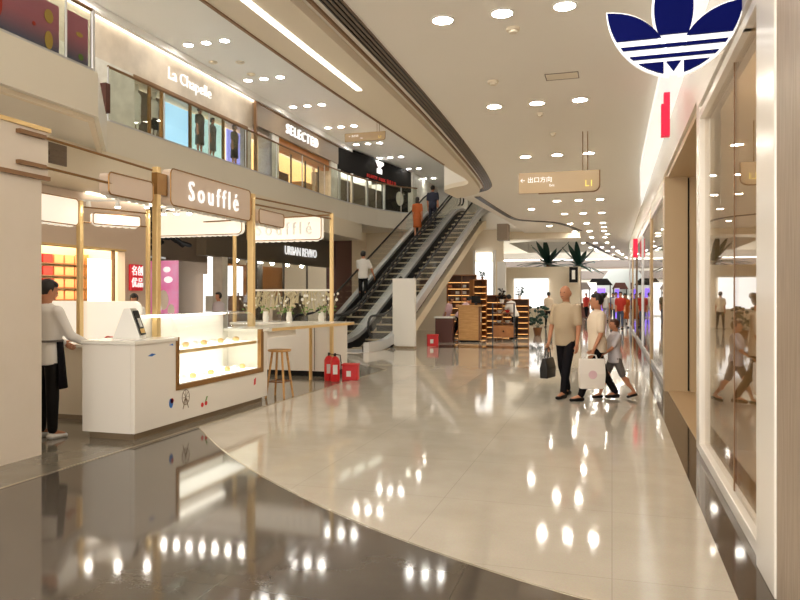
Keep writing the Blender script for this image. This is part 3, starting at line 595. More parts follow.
# far half of kiosk
c2 = thing('display_counter', 'white panelled counter with dried flowers on top behind the bar stool', 'counter', (-5.8, 12.4, 0))
obj('carcass', bx(-7.0, -4.95, 12.0, 12.8, .1, .95), 'counter', c2, bevel=.01); obj('plinth', bx(-6.95, -5.0, 12.05, 12.75, 0, .1), 'black', c2); obj('worktop', bx(-7.05, -4.9, 11.95, 12.85, .95, 1.0), 'counter_top', c2, bevel=.006)
obj('panel_joint', bx(-5.3,-5.29,11.99,12.0,.12,.93), 'taupe', c2)
bt = thing('bar_table', 'long thin bar top running from the kiosk counter to the far brass post', 'table', (-4.9, 10.3, .98))
obj('top', prism(B(), [(-5.3,9.03),(-4.66,9.03),(-4.5,10.6),(-4.34,11.4),(-4.4,11.7),(-5.3,11.7)], 1.0, 1.045), 'counter_top', bt); obj('apron', prism(B(), [(-5.25,9.04),(-4.72,9.04),(-4.68,9.9),(-5.25,9.9)], .9, 1.0), 'counter', bt)
obj('edge_band', strip_prism(B(), [(-4.66,9.06),(-4.5,10.6),(-4.34,11.4),(-4.4,11.7)], .012, .998, 1.04), 'brass', bt); obj('leg', cone(B(), (-5.15,11.5,0), (-5.15,11.5,1.0), .03, n=10), 'brass', bt)
# flowers
for i in range(7):
    x = -6.75+.28*i; y = 12.2+.12*(i%3)
    t = thing('dried_flowers', 'glass vase of pale dried stems, %s from the left on the panelled counter' % ORD[i], 'vase', (x, y, 1.0), 0, 'vases of dried flowers')
    obj('vase', lathe(B(), [(.05,0),(.06,.08),(.045,.16),(.05,.2)], (0,0,0), 12), 'petal' if i % 2 else 'glass_far', t, local=True)
    sb, fb, lb = B(), B(), B()
    for q in range(9):
        a = random.uniform(0, 2*PI); sp = random.uniform(.05,.2); h = random.uniform(.3,.55)
        tube(sb, [(0,0,.12),(sp*.4*math.cos(a),sp*.4*math.sin(a),h*.6),(sp*math.cos(a),sp*math.sin(a),h)], .004, 5)
        ball(fb, (sp*math.cos(a),sp*math.sin(a),h), random.uniform(.015,.032), 6, 5)
        ball(lb, (sp*.7*math.cos(a),sp*.7*math.sin(a),h*.55), (.03,.012,.014), 6, 4)
    obj('stems', sb, 'twig', t, local=True); obj('blossoms', fb, 'petal' if i % 2 == 0 else 'twig', t, local=True); obj('leaves', lb, 'leaf_pale', t, local=True)
wf = thing('wire_rack', 'pale open rack with hanging dried bunches behind the panelled counter', 'rack', (-5.9, 13.2, 0))
for x in (-7.3, -5.45): obj('upright', bx(x-.02,x+.02,13.18,13.22,0,1.62), 'twig', wf)
obj('top_rail', bx(-7.3,-5.45,13.17,13.23,1.6,1.64), 'petal', wf)
bm = B()
for i in range(40):
    x = random.uniform(-7.2,-5.55); z = random.uniform(1.15,1.55); tube(bm, [(x,13.2,1.6),(x+random.uniform(-.1,.1),13.15,z)], [.012,.03], 5)
o = obj('dried_bunches', bm, 'twig', wf); o['kind'] = 'stuff'
# stool
st = thing('bar_stool', 'round wooden bar stool standing under the bar top', 'stool', (-4.72, 9.42, 0))
obj('seat', lathe(B(), [(.001,.68),(.16,.68),(.175,.695),(.17,.71),(.001,.712)], (0,0,0), 24), 'wood', st, local=True)
for a in (45,135,225,315):
    c_, s_ = math.cos(math.radians(a)), math.sin(math.radians(a)); obj('leg', cone(B(), (.21*c_,.21*s_,0), (.11*c_,.11*s_,.68), .016, .018, 10), 'wood', st, local=True)
bm = B()
for a in (45,135,225,315):
    b_ = a+90; p = [(.175*math.cos(math.radians(q)), .175*math.sin(math.radians(q)), .24) for q in (a,b_)]; cone(bm, p[0], p[1], .011, n=8)
obj('foot_rail', bm, 'wood_dark', st, local=True)
# fire extinguishers and red box
def extinguisher(x, y, label, s=1, box_=False):
    t = thing('fire_extinguisher', label, 'fire extinguisher', (x, y, 0), .4)
    obj('cylinder', lathe(B(), [(.07*s,0),(.075*s,.02),(.075*s,.33*s),(.05*s,.38*s),(.02*s,.4*s),(.001,.4*s)], (0,0,0), 18), 'red', t, local=True, smooth=True)
    obj('valve', cone(B(), (0,0,.39*s), (0,0,.45*s), .018, n=8), 'dark_steel', t, local=True); obj('hose', tube(B(), [(.0,0,.43*s),(.08*s,-.02,.42*s),(.095*s,-.03,.3*s),(.09*s,-.02,.12*s)], .01), 'rubber', t, local=True)
    obj('label_sheet', prism(B(), [(-.04,.12*s),(.04,.12*s),(.04,.27*s),(-.04,.27*s)], -.004, .0, FNY(0,-.074*s,0)), 'white', t, local=True)
extinguisher(-4.66, 11.45, 'red fire extinguisher with white label at the foot of the far brass post', 1.1)
extinguisher(-4.82, 11.55, 'red fire extinguisher standing behind the labelled one by the post', 1.1)
def bucket(x, y, label, s=1):
    t = thing('fire_box', label, 'box', (x, y, 0), .2); a, h = .14*s, .26*s
    obj('body', prism(B(), [(-a,-a*.8),(a,-a*.8),(a,a*.8),(-a,a*.8)], 0, h), 'red', t, local=True, bevel=.01); obj('lid', prism(B(), [(-a*1.05,-a*.85),(a*1.05,-a*.85),(a*1.05,a*.85),(-a*1.05,a*.85)], h, h+.03), 'red_box', t, local=True)
    obj('label_sheet', prism(B(), [(-.06*s,.07*s),(.02*s,.07*s),(.02*s,.17*s),(-.06*s,.17*s)], 0, .003, FNY(0,-a*.8-.003,0)), 'white', t, local=True)
bucket(-4.48, 11.75, 'red fire equipment box right of the extinguishers')
bucket(-5.15, 20.4, 'red box on the floor between the totem and the wooden desk', 1.2)

# ---------------------------------------------------------------- escalators
ED = V((.104, .9946)); EP = V((.9946, -.104)); TAN = .52
Y_LO = 18.75  # where deck leaves the floor (z = 0)
def epos(y, off):   # plan point on the deck line; off=0 is the rightmost deck
    t = (y-21.7)/ED.y; p = V((-5.74,21.7))+ED*t-EP*off; return p
def ez(y): # step level
    y0, y1 = 19.0, 19.0+4.95/TAN
    return max(0, min(4.95, (y-y0)*TAN))
G = 1.22
def deck_profile(y, dz): # smoothed
    return (ez(y-.5)+ez(y)+ez(y+.5))/3+dz
ys = [17.5+.4*i for i in range(31)]
def escalator(off, label):
    c0 = epos(19.0, off+G/2); e = thing('escalator', label, 'escalator', (c0.x, c0.y, 0))
    def run(o, lo, hi, w, y0=17.5, y1=29.6):
        bm = B(); rings = []
        for y in [q for q in ys if y0 <= q <= y1]:
            p = epos(y, off+o); z = deck_profile(y, 0); rings.append([V((p.x-w/2,p.y,z+lo)),V((p.x+w/2,p.y,z+lo)),V((p.x+w/2,p.y,z+hi)),V((p.x-w/2,p.y,z+hi))])
        return loft(bm, rings)
    for o in (.06, G-.06):
        obj('deck', run(o, .0, .26, .16), 'steel', e)
        obj('glass_balustrade', run(o, .26, .92, .014, 17.7, 29.3), 'glass', e)
        pts = [(epos(y,off+o).x, epos(y,off+o).y, deck_profile(y, .96)) for y in ys if 17.6 <= y <= 29.4]
        a, b = V(pts[0]), V(pts[-1]); d3 = V((ED.x,ED.y,0))
        st_ = [a-d3*(.28*math.sin(PI*i/8))+V((0,0,-.28+.28*math.cos(PI*i/8)))+V((0,0,0)) for i in range(8,0,-1)]
        en = [b+d3*(.28*math.sin(PI*i/8))+V((0,0,-.28+.28*math.cos(PI*i/8))) for i in range(1,9)]
        obj('handrail', tube(B(), [tuple(q) for q in st_]+pts+[tuple(q) for q in en], .034), 'rubber', e)
        obj('skirt', run(o + (.1 if o < G/2 else -.1), -.12, .16, .02), 'dark_steel', e)
    bm = B(); rings = []
    for y in ys:
        p0, p1 = epos(y, off), epos(y, off+G); z = deck_profile(y, 0); lo = -.02 if z < .05 else -min(.62, z+.02)
        if z > 4.9: lo = -.5
        rings.append([V((p0.x,p0.y,z+lo)),V((p1.x,p1.y,z+lo)),V((p1.x,p1.y,max(z-.3,z+lo+.01))),V((p0.x,p0.y,max(z-.3,z+lo+.01)))])
    obj('truss_cladding', loft(bm, rings), 'truss', e)
    y = 18.3; n = 0
    while y < 29:
        z = ez(y); zz = math.floor(z/.208+.5)*.208 if .02 < z < 4.9 else z
        p = epos(y, off+G/2); run_ = .4; hw = G/2-.17
        q = [V((p.x,p.y))+EP*hw, V((p.x,p.y))+EP*hw+ED*run_, V((p.x,p.y))-EP*hw+ED*run_, V((p.x,p.y))-EP*hw]
        sb = prism(B(), [tuple(v) for v in q], max(zz-.2,.0) if zz > .1 else 0.0, zz+.012)
        s_ = obj('step', sb, 'step', e)
        qe = [V((p.x,p.y))+EP*hw-ED*.012, V((p.x,p.y))+EP*hw+ED*.03, V((p.x,p.y))-EP*hw+ED*.03, V((p.x,p.y))-EP*hw-ED*.012]
        obj('step_edge', prism(B(), [tuple(v) for v in qe], zz-.03 if zz > .1 else 0, zz+.018), 'step_edge', s_)
        y += run_*ED.y; n += 1
    p = epos(17.9, off+G/2); hw = G/2-.16
    obj('landing_plate', prism(B(), [tuple(V((p.x,p.y))+EP*a+ED*b) for a, b in ((-hw,-.7),(hw,-.7),(hw,.4),(-hw,.4))], 0, .012), 'steel', e)
escalator(0, 'right hand escalator with dark reddish steps rising beside the beige wall')
escalator(G+.02, 'left hand escalator with three riders on its steps')
# totem and desk
tt = thing('totem', 'white upright information totem with rounded lower corner before the escalators', 'sign', (-5.7, 19.25, 0))
pts = [(.05,.12),(.6,.12)]; w = .66
pts = [(.15,.06)]+[(w,.06),(w,2.0),(0,2.0),(0,.25)]+[(.15-.15*math.cos(PI/2*i/5), .21-.15*math.sin(PI/2*i/5)) for i in range(1,5)]
obj('panel', prism(B(), pts, -.08, .08, FNY(-6.03, 19.25, 0)), 'white', tt); obj('base', bx(-5.9,-5.37,19.12,19.38,0,.06), 'kick', tt)

# ---------------------------------------------------------------- wooden shop under the slab
struct('wall_back', bx(-10.6, -4.35, 29.2, 29.4, 0, 4.27), 'cream')

def shelf_tower(x, y, w, d, h, rz, rows_, label, cols_=1, m='wood_shelf'):
    t = thing('display_shelf', label, 'shelf', (x, y, 0), rz)
    obj('side_panel', bx(-w/2,-w/2+.03,-d/2,d/2,0,h), m, t, local=True); obj('side_panel', bx(w/2-.03,w/2,-d/2,d/2,0,h), m, t, local=True)
    obj('back_panel', bx(-w/2+.03,w/2-.03,d/2-.02,d/2,0,h), 'wood_dark', t, local=True); obj('top_panel', bx(-w/2,w/2,-d/2,d/2,h,h+.03), m, t, local=True)
    for c in range(1, cols_): obj('divider', bx(-w/2+w*c/cols_-.01,-w/2+w*c/cols_+.01,-d/2,d/2-.02,0,h), m, t, local=True)
    for k in range(rows_):
        z = .08+(h-.1)*k/rows_; obj('shelf', bx(-w/2+.03,w/2-.03,-d/2,d/2-.02,z,z+.022), m, t, local=True)
        obj('shelf_light', bx(-w/2+.05,w/2-.05,-d/2+.01,-d/2+.03,z-.012,z), 'glow_wood', t, local=True)
    return t
shelf_tower(-5.35, 25.6, 1.1, .4, 2.25, .15, 9, 'tall wooden display shelf nearest the escalators', 2)
shelf_tower(-4.55, 24.6, .5, .5, 2.05, .5, 9, 'narrow wooden display tower right of the tall shelf')
shelf_tower(-4.2, 26.6, .9, .4, 1.5, .3, 6, 'low wooden shelf behind the narrow tower', 2)
shelf_tower(-3.45, 26.3, 1.0, .5, 1.35, .1, 6, 'wooden chest shelf under the glowing wall panel', 1)
g0 = None
for a in range(8):
    for b in range(4):
        x, y, z = -5.75+.26*b, 25.46+.04*b, .12+.239*(a+.05)
        o_ = tag(obj('case', bx(-.06,.06,-.05,.05,0,.1), ('white_box','orange_box','wood_dark','petal')[(a*3+b) % 4], local=True), '', 'case', 'small cases on the tall wooden shelf')
        o_.location = (x, y-.02, z+.0); o_['label'] = '%s case on the tall wooden shelf, %s level up, %s across' % (('white','orange','dark brown','ivory')[(a*3+b) % 4], ORD[a], ORD[b])
dk = thing('cash_desk', 'light wooden cash desk with dark frame before the tall shelf', 'desk', (-4.45, 22.6, 0), .1)
obj('front_panel', bx(-.34,.3,-.3,-.27,.06,1.15), 'wood', dk, local=True); obj('body', bx(-.36,.36,-.27,.3,.05,1.14), 'wood_dark', dk, local=True); obj('top', bx(-.42,.42,-.34,.34,1.15,1.2), 'wood', dk, local=True)
obj('foot', bx(-.3,.3,-.24,.24,0,.05), 'black', dk, local=True); obj('white_sticker', bx(.361,.365,-.2,.0,.65,.95), 'white', dk, local=True)
ms = thing('monitor', 'small black screen on the wooden cash desk', 'monitor', (-4.25, 22.6, 1.2), .3); obj('screen', bx(-.15,.15,-.015,.015,.06,.3), 'black', ms, local=True); obj('stand', bx(-.04,.04,-.05,.05,0,.08), 'dark_steel', ms, local=True)
d2 = thing('side_table', 'dark square table with pale top beside the red box', 'table', (-5.2, 22.2, 0), .1)
obj('body', bx(-.28,.28,-.25,.25,0,.78), 'maroon', d2, local=True); obj('top', bx(-.32,.32,-.3,.3,.78,.83), 'white', d2, local=True)
tl = thing('wheeled_display', 'open dark framed display trolley with wooden drawer and white goods', 'trolley', (-3.55, 23.9, 0), .15)
for sx in (-1,1):
    for sy in (-1,1): obj('post', bx(sx*.36-.02,sx*.36+.02,sy*.25-.02,sy*.25+.02,0,1.25), 'dark_steel', tl, local=True)
dr = obj('drawer', bx(-.34,.34,-.26,.26,.1,.5), 'wood_shelf', tl, local=True); obj('knob', ball(B(), (0,-.28,.3), .03), 'black', dr, local=True)
for z in (.55,.9,1.22): obj('shelf', bx(-.36,.36,-.26,.26,z,z+.025), 'wood_dark', tl, local=True)
for i, (x, z, m, l) in enumerate([(-.15,.575,'white_box','white bowl on the low trolley shelf'),(.15,.575,'petal','ivory bowl on the low trolley shelf'),(-.12,.925,'white_box','white bowl on the middle trolley shelf'),(.14,.925,'red_box','red bowl on the middle trolley shelf')]):
    tag(obj('bowl', lathe(B(), [(.04,0),(.1,.08),(.09,.08),(.03,.01),(.001,.01)], (-3.55+x,23.86,z), 14), m), l, 'bowl')
for i, (x, y, z, s_, l) in enumerate([(-3.6,23.9,1.245,.9,'dark leafy plant on top of the trolley'),(-4.4,24.6,2.08,.55,'dark plant on the narrow wooden tower'),(-3.3,26.3,1.38,.8,'dark plant on the chest shelf'),(-2.7,26.9,0,2.0,'tall dark plant by the glowing white panel')]):
    p = thing('potted_plant', l, 'plant', (x, y, z)); obj('pot', lathe(B(), [(.06*s_,0),(.09*s_,.15*s_),(.08*s_,.15*s_),(.001,.13*s_)], (0,0,0), 14), 'wood_dark' if i % 2 else 'white', p, local=True)
    lf = B()
    for q in range(26):
        a = random.uniform(0,2*PI); e_ = random.uniform(.1,.28)*s_; h = random.uniform(.2,.55)*s_
        ball(lf, (e_*.7*math.cos(a), e_*.7*math.sin(a), h), (.06*s_,.025*s_,.03*s_), 7, 5, Matrix.Rotation(a,3,'Z'))
        tube(lf, [(0,0,.12*s_),(e_*.7*math.cos(a),e_*.7*math.sin(a),h)], .004, 4)
    obj('foliage', lf, 'leaf' if i != 0 else 'black', p, local=True)
# glowing wall openings beyond
gw = thing('light_box', 'large glowing white wall panel in the far white block', 'light box', (-3.9, 35.7, 0))
struct('wall_far_block', bx(-9, -1.5, 35.8, 36.2, 0, 2.95), 'cream')
obj('screen', bx(-4.75,-3.05,35.7,35.75,.9,2.35), 'screen_white', gw); obj('frame', box(box(B(), -4.81,-2.99,35.73,35.78,.84,.9), -4.81,-2.99,35.73,35.78,2.35,2.41), 'white', gw)
dw = thing('shop_opening', 'bright white shop opening in the wall right of the wooden shelves', 'doorway', (-3.3, 29, 0))
obj('glow_panel', bx(-5.5,-4.75,29.1,29.15,1.2,2.9), 'screen_white', dw); obj('head_sign', bx(-5.45,-4.8,29.02,29.1,3.0,3.3), 'screen_white', dw); obj('frame', box(box(B(), -5.6,-5.5,29.05,29.18,0,3.4), -4.75,-4.65,29.05,29.18,0,3.4), 'white', dw)
tag(obj('standing_banner', bx(-4.5,-4.15,28.6,28.7,0,2.9), 'white'), 'narrow white banner standing by the bright shop opening', 'banner')
struct('trim_10', bx(-4.15, -3.75, 26.3, 26.9, 3.6, 4.21), 'taupe')
struct('ceiling_beam', bx(-9, -1.3, 30.5, 31.2, 3.95, 4.28), 'cream')
# palm behind
pm = thing('palm', 'large dark green palm rising above the far white block', 'palm', (-3.5, 41, 0))
obj('trunk', cone(B(), (-3.5,41,0), (-3.5,41,3.3), .16, .12, 12), 'wood_dark', pm)
for i in range(22):
    a = 2*PI*i/22+random.uniform(-.1,.1); el = random.uniform(-.1,.9); Lr = random.uniform(1.5,2.2); rings = []
    for j in range(8):
        t = j/7; rr = Lr*t*math.cos(el)*(1-.1*t); z = 3.3+Lr*math.sin(el)*t-.35*t*t*math.cos(el); wd = .17*math.sin(PI*min(1,t*.9+.1))+.01
        c_ = V((-3.5+rr*math.cos(a), 41+rr*math.sin(a), z)); sd = V((-math.sin(a), math.cos(a), 0))*wd
        rings.append([c_-sd, c_+V((0,0,.03)), c_+sd, c_-V((0,0,.01))])
    obj('frond', loft(B(), rings), 'leaf', pm)
pm2 = dup(pm, (-1.9, 43.5, 0), None, 'second dark palm crown at the right of the far opening')
# far hall
struct('wall_far', bx(-18, 6, FAR-.2, FAR, 0, 9.4), 'white')
struct('ceiling_far', bx(-18, 6, 46, FAR, 9.2, 9.4), 'ceiling_up')
struct('ceiling_far_bridge', bx(-18, 2, 60, 64, 3.85, 4.6), 'grey_far')
struct('ceiling_far_bridge_rear', bx(-18, 6, 74, 78, 3.2, 4.0), 'grey_far')
for (y0, y1, l) in ((46.5, 59.5, 'nearer glowing panel added to brighten the far hall'), (64.5, 73.5, 'farther glowing panel added to brighten the far hall')):
    f_ = thing('fill_panel', l, 'fill_panel', (-6, (y0+y1)/2, 9.1)); obj('diffuser', bx(-16, 4, y0, y1, 9.1, 9.15), 'far_fill', f_); obj('frame', bx(-16.1, -16, y0, y1, 9.0, 9.2), 'white', f_)  # emissive ceiling panels, added to brighten the far hall
tag(obj('light_strip', bx(-14, 1, 59.9, 59.98, 4.45, 4.55), 'cove'), 'thin white light line on the far grey bridge', 'light')
tag(obj('oval_sign', lathe(B(), [(.001,0),(.6,.1),(.7,.3),(.6,.5),(.001,.55)], (.2,66,2.8), 20), 'red'), 'dark red oval drum hanging in the far hall', 'sign')
tag(obj('far_panel', prism(B(), [(1.3,0),(1.7,0),(1.7,3.6),(-.2,3.6),(-1.4,1.9),(1.3,1.5)], 0, .1, FNY(0,58,0)), 'teal_far'), 'pale grey blue slanted panel at the end of the right shops', 'panel')
for i, (x, y, w, h, m, l) in enumerate([(-1.6,54,.9,2.4,'screen_white','bright white display at the far end behind the crowd'),(-.7,50,.5,2.0,'purple_glow','violet lit display left of the far crowd'),(.3,46,.22,1.9,'purple_glow','violet lit display at the right of the far crowd'),(-4.2,62,2.2,2.2,'shop_glow','wide warm lit shopfront in the far hall'),(-8,60,3,2.6,'shop_glow','warm lit shopfront at the far left of the hall')]):
    d_ = thing('lit_display', l, 'display', (x, y, 0)); obj('panel', bx(x-w/2,x+w/2,y-.05,y+.05,.1,h), m, d_); obj('frame', bx(x-w/2-.05,x+w/2+.05,y+.05,y+.12,0,h+.08), 'white', d_)
for i, (x, y, w_, h, m1, m2, l) in enumerate([(-2.1,49.5,1.3,1.9,'maroon','grey_far','dark red stall with grey canopy left of the far crowd'),(-.9,56,1.6,2.3,'wood_dark','black','brown stall with black canopy deep in the far hall'),(.6,57,1.0,2.0,'grey_far','maroon','grey stall with dark red canopy at the end of the far hall'),(-4.6,52,2.2,2.3,'grey_short','taupe','grey stall with taupe canopy behind the far white block')]):
    t_ = thing('market_stall', l, 'stall', (x, y, 0)); obj('counter', bx(x-w_/2,x+w_/2,y-.4,y+.4,0,1.0), m1, t_); obj('canopy', prism(B(), [(-w_*.6,h),(w_*.6,h),(w_*.35,h+.5),(-w_*.35,h+.5)], -.6, .6, FNY(x,y,0)), m2, t_)
    for sx in (-1,1): obj('post', cone(B(), (x+sx*w_*.48,y,1.0), (x+sx*w_*.48,y,h), .04, n=8), 'dark_steel', t_)
tb = thing('projecting_sign', 'small black framed sign on the pillar behind the man in beige', 'sign', (-2.2, 35.5, 2.3)); obj('board', bx(-2.0,-1.6,35.2,35.3,2.15,2.9), 'black', tb); obj('face', bx(-1.88,-1.72,35.17,35.2,2.3,2.75), 'white', tb)


# ---------------------------------------------------------------- right shopfront
struct('wall_right_pier', bx(.78, 1.5, -3, 3.86, 0, 4.2), 'wood_grey')
w1 = thing('glass_storefront', 'beige glazed storefront with white frame beside the dark floor band', 'storefront', (.84, 5.8, 0))
obj('jamb', bx(.77, 1.0, 3.86, 4.32, 0, 3.5), 'frame_white', w1, bevel=.01); obj('jamb', bx(.80, .94, 7.25, 7.5, 0, 3.45), 'frame_white', w1, bevel=.015)
obj('sill', bx(.80, .95, 4.32, 7.25, .0, .09), 'frame_white', w1, bevel=.006); obj('head', bx(.80, .95, 4.32, 7.25, 3.2, 3.27), 'frame_white', w1, bevel=.006); obj('head', bx(.79, .97, 4.32, 7.25, 3.32, 3.42), 'frame_white', w1, bevel=.006)
obj('head_recess', bx(.86, .97, 4.32, 7.25, 3.27, 3.32), 'bronze', w1)
for a_, b_ in ((4.32,5.56),(5.58,7.25)): obj('glass_pane', bx(.85,.862,a_,b_,.09,3.2), 'glass_front', w1)
obj('glass_joint', bx(.846,.866,5.56,5.58,.09,3.2), 'bronze', w1)
struct('wall_right_lining', bx(1.5, 1.6, 3.86, 7.4, 0, 3.4), 'panel_tan')
struct('floor_window_display', bx(.97, 1.5, 3.86, 7.4, 0, .04), 'tan_floor')
tag(obj('floor_socket', bx(1.49,1.5,5.3,5.42,.3,.42), 'white'), 'small square socket plate low on the wall behind the glass', 'socket')
struct('wall_beam_right', bx(.84, 1.6, 7.5, 12.0, 3.38, 4.1), 'panel_tan'); struct('ceiling_doorway', bx(.84, 3.6, 7.4, 12.0, 3.36, 3.4), 'panel_tan')
struct('floor_doorway', bx(.84, 3.6, 7.4, 12.0, 0, .012), 'tan_floor')
struct('wall_doorway_far', bx(.79, 1.13, 11.75, 12.1, 0, 3.38), 'panel_tan'); struct('wall_doorway_panel', bx(1.16, 3.6, 11.78, 12.1, 0, 3.38), 'panel_tan'); struct('trim_11', bx(1.13, 1.16, 11.85, 12.0, 0, 3.38), 'black')
struct('wall_doorway_side', bx(3.5, 3.6, 7.4, 11.8, 0, 3.38), 'panel_tan'); struct('wall_doorway_near', bx(1.0, 3.6, 7.3, 7.4, 0, 3.38), 'panel_tan')
for i, (a_, b_) in enumerate([(12.4,16.4),(17,21),(21.6,26),(26.6,31),(31.6,36)]):
    w2 = thing('glass_storefront', 'reflective shop window on the right wall, %s beyond the doorway' % ORD[i], 'storefront', (.84, (a_+b_)/2, 0), 0)
    obj('glass_pane', bx(.84,.852,a_,b_,.1,3.2), 'glass_front', w2); obj('sill', bx(.82,.9,a_,b_,0,.1), 'steel', w2); obj('head', bx(.82,.9,a_,b_,3.2,3.4), 'frame_white', w2); obj('jamb', bx(.81,.95,b_,b_+.3,0,3.4), ('panel_tan','steel','taupe')[i % 3], w2)
    obj('backdrop', bx(1.7,1.75,a_,b_,0,3.3), 'cream', w2)
struct('wall_right_mid', bx(.84, 1.8, 12.1, 12.38, 0, 3.4), 'panel_tan')
struct('wall_right_far', bx(1.75, 2.0, 36.3, 60, 0, 4.2), 'grey_far')
rb = thing('blade_sign', 'red upright blade sign on the white bulkhead beyond the blue emblem', 'sign', (.7, 10, 3.4)); obj('face', bx(.62,.69,9.3,9.42,3.5,4.04), 'crimson', rb); obj('rim', bx(.59,.62,9.3,9.42,3.5,3.9), 'crimson', rb)
rb = thing('blade_sign', 'tiny red sign on the right wall far along the shop windows', 'sign', (.78, 24, 2.2)); obj('face', bx(.66,.8,24,24.1,2.75,3.35), 'crimson', rb); obj('arm', bx(.8,.84,24,24.1,3.3,3.34), 'steel', rb)

# emblem: three leaves crossed by stripes
em = thing('emblem_sign', 'large navy three leaf emblem with white stripes hanging at the top right', 'sign', (.38, 4.9, 2.95))
ECX, ECZ, EY = .385, 3.16, 4.9
def leaf(cx, cz, ang, L, W, n=12, base=0):
    pts = []
    for i in range(n+1): t = i/n; pts.append((W*math.sin(PI*t)**.9*(1-.15*t), base+L*t))
    for i in range(n-1, 0, -1): t = i/n; pts.append((-W*math.sin(PI*t)**.9*(1-.15*t), base+L*t))
    ca, sa = math.cos(ang), math.sin(ang)
    return [(cx+x*ca+z*sa, cz-x*sa+z*ca) for x, z in pts]
def side_leaf(s, grow=0):
    # outer tip, outer lower curve to bottom centre, inner upper curve back
    tip = (.415+grow*.6, .235+grow); bot = (.03-grow*.0, -.215-grow); pts = []
    def bez(p0, p1, p2, p3, n=10): return [tuple((1-t)**3*a+3*(1-t)**2*t*b+3*(1-t)*t*t*c+t**3*d for a, b, c, d in zip(p0,p1,p2,p3)) for t in [i/n for i in range(n)]]
    out = bez(tip, (.40+grow,.05), (.27+grow,-.15-grow), (.03,-.205-grow)) + bez((.03,-.205-grow), (.02,-.1), (.05,.05), (.07,.03)) + bez((.07,.03), (.14,.15+grow), (.25,.225+grow*1.2), tip)
    return [(s*x, z) for x, z in out]
FM = FNY(ECX, EY, ECZ)
wb = B()
cl = [(.125*math.sin(PI*i/16)**.8*1.0, -.02+.57*i/16) for i in range(17)]; 
centre = [(.135*math.sin(PI*min(1,(i+1.5)/18.5))**.75, -.05+.62*i/17) for i in range(18)]; centre = centre+[(-x,z) for x,z in centre[::-1]]
prism(wb, centre, -.03, .0, FM)
for s_ in (1,-1):
    p = side_leaf(s_, .014); prism(wb, p if s_ < 0 else p[::-1], -.03, .0, FM)
obj('white_backing', wb, 'pure_white', em)
nb = B()
centre2 = [(x*.89, z*.985+.0) for x, z in centre]; prism(nb, [q for q in centre2 if q[1] > .03], .0, .02, FM)
for s_ in (1,-1):
    for (za, zb) in ((.04,.4),(-.025,-.003),(-.092,-.07),(-.3,-.12)):
        p = side_leaf(s_); q = []
        # clip polygon to the band za..zb
        def clip(poly, zc, keep_above):
            out = []
            for i in range(len(poly)):
                a, b = poly[i], poly[(i+1)%len(poly)]; ia = (a[1] > zc) == keep_above; ib = (b[1] > zc) == keep_above
                if ia: out.append(a)
                if ia != ib: t = (zc-a[1])/(b[1]-a[1]); out.append((a[0]+(b[0]-a[0])*t, zc))
            return out
        q = clip(clip(p, za, True), zb, False)
        if za == -.3: q = [(a_[1], a_[0]) for a_ in clip([(b_[1], b_[0]) for b_ in q], .062*s_, s_ > 0)]
        if len(q) > 3: prism(nb, q, .0, .02, FM)
for (za, zb) in ((-.025,-.003),(-.092,-.07)): prism(nb, [(-.1,za),(.1,za),(.1,zb),(-.1,zb)], .0, .0195, FM)
prism(nb, [(-.045,-.12),(.045,-.12),(0,-.185)], .0, .02, FM)
wfill = B(); prism(wfill, [(-.1,-.2),(.1,-.2),(.12,.05),(-.12,.05)], -.03, -.002, FM); obj('white_backing', wfill, 'pure_white', em)
obj('navy_leaves', nb, 'navy', em)
obj('bracket', bx(.8,.86,4.88,4.93,3.2,3.26), 'steel', em)

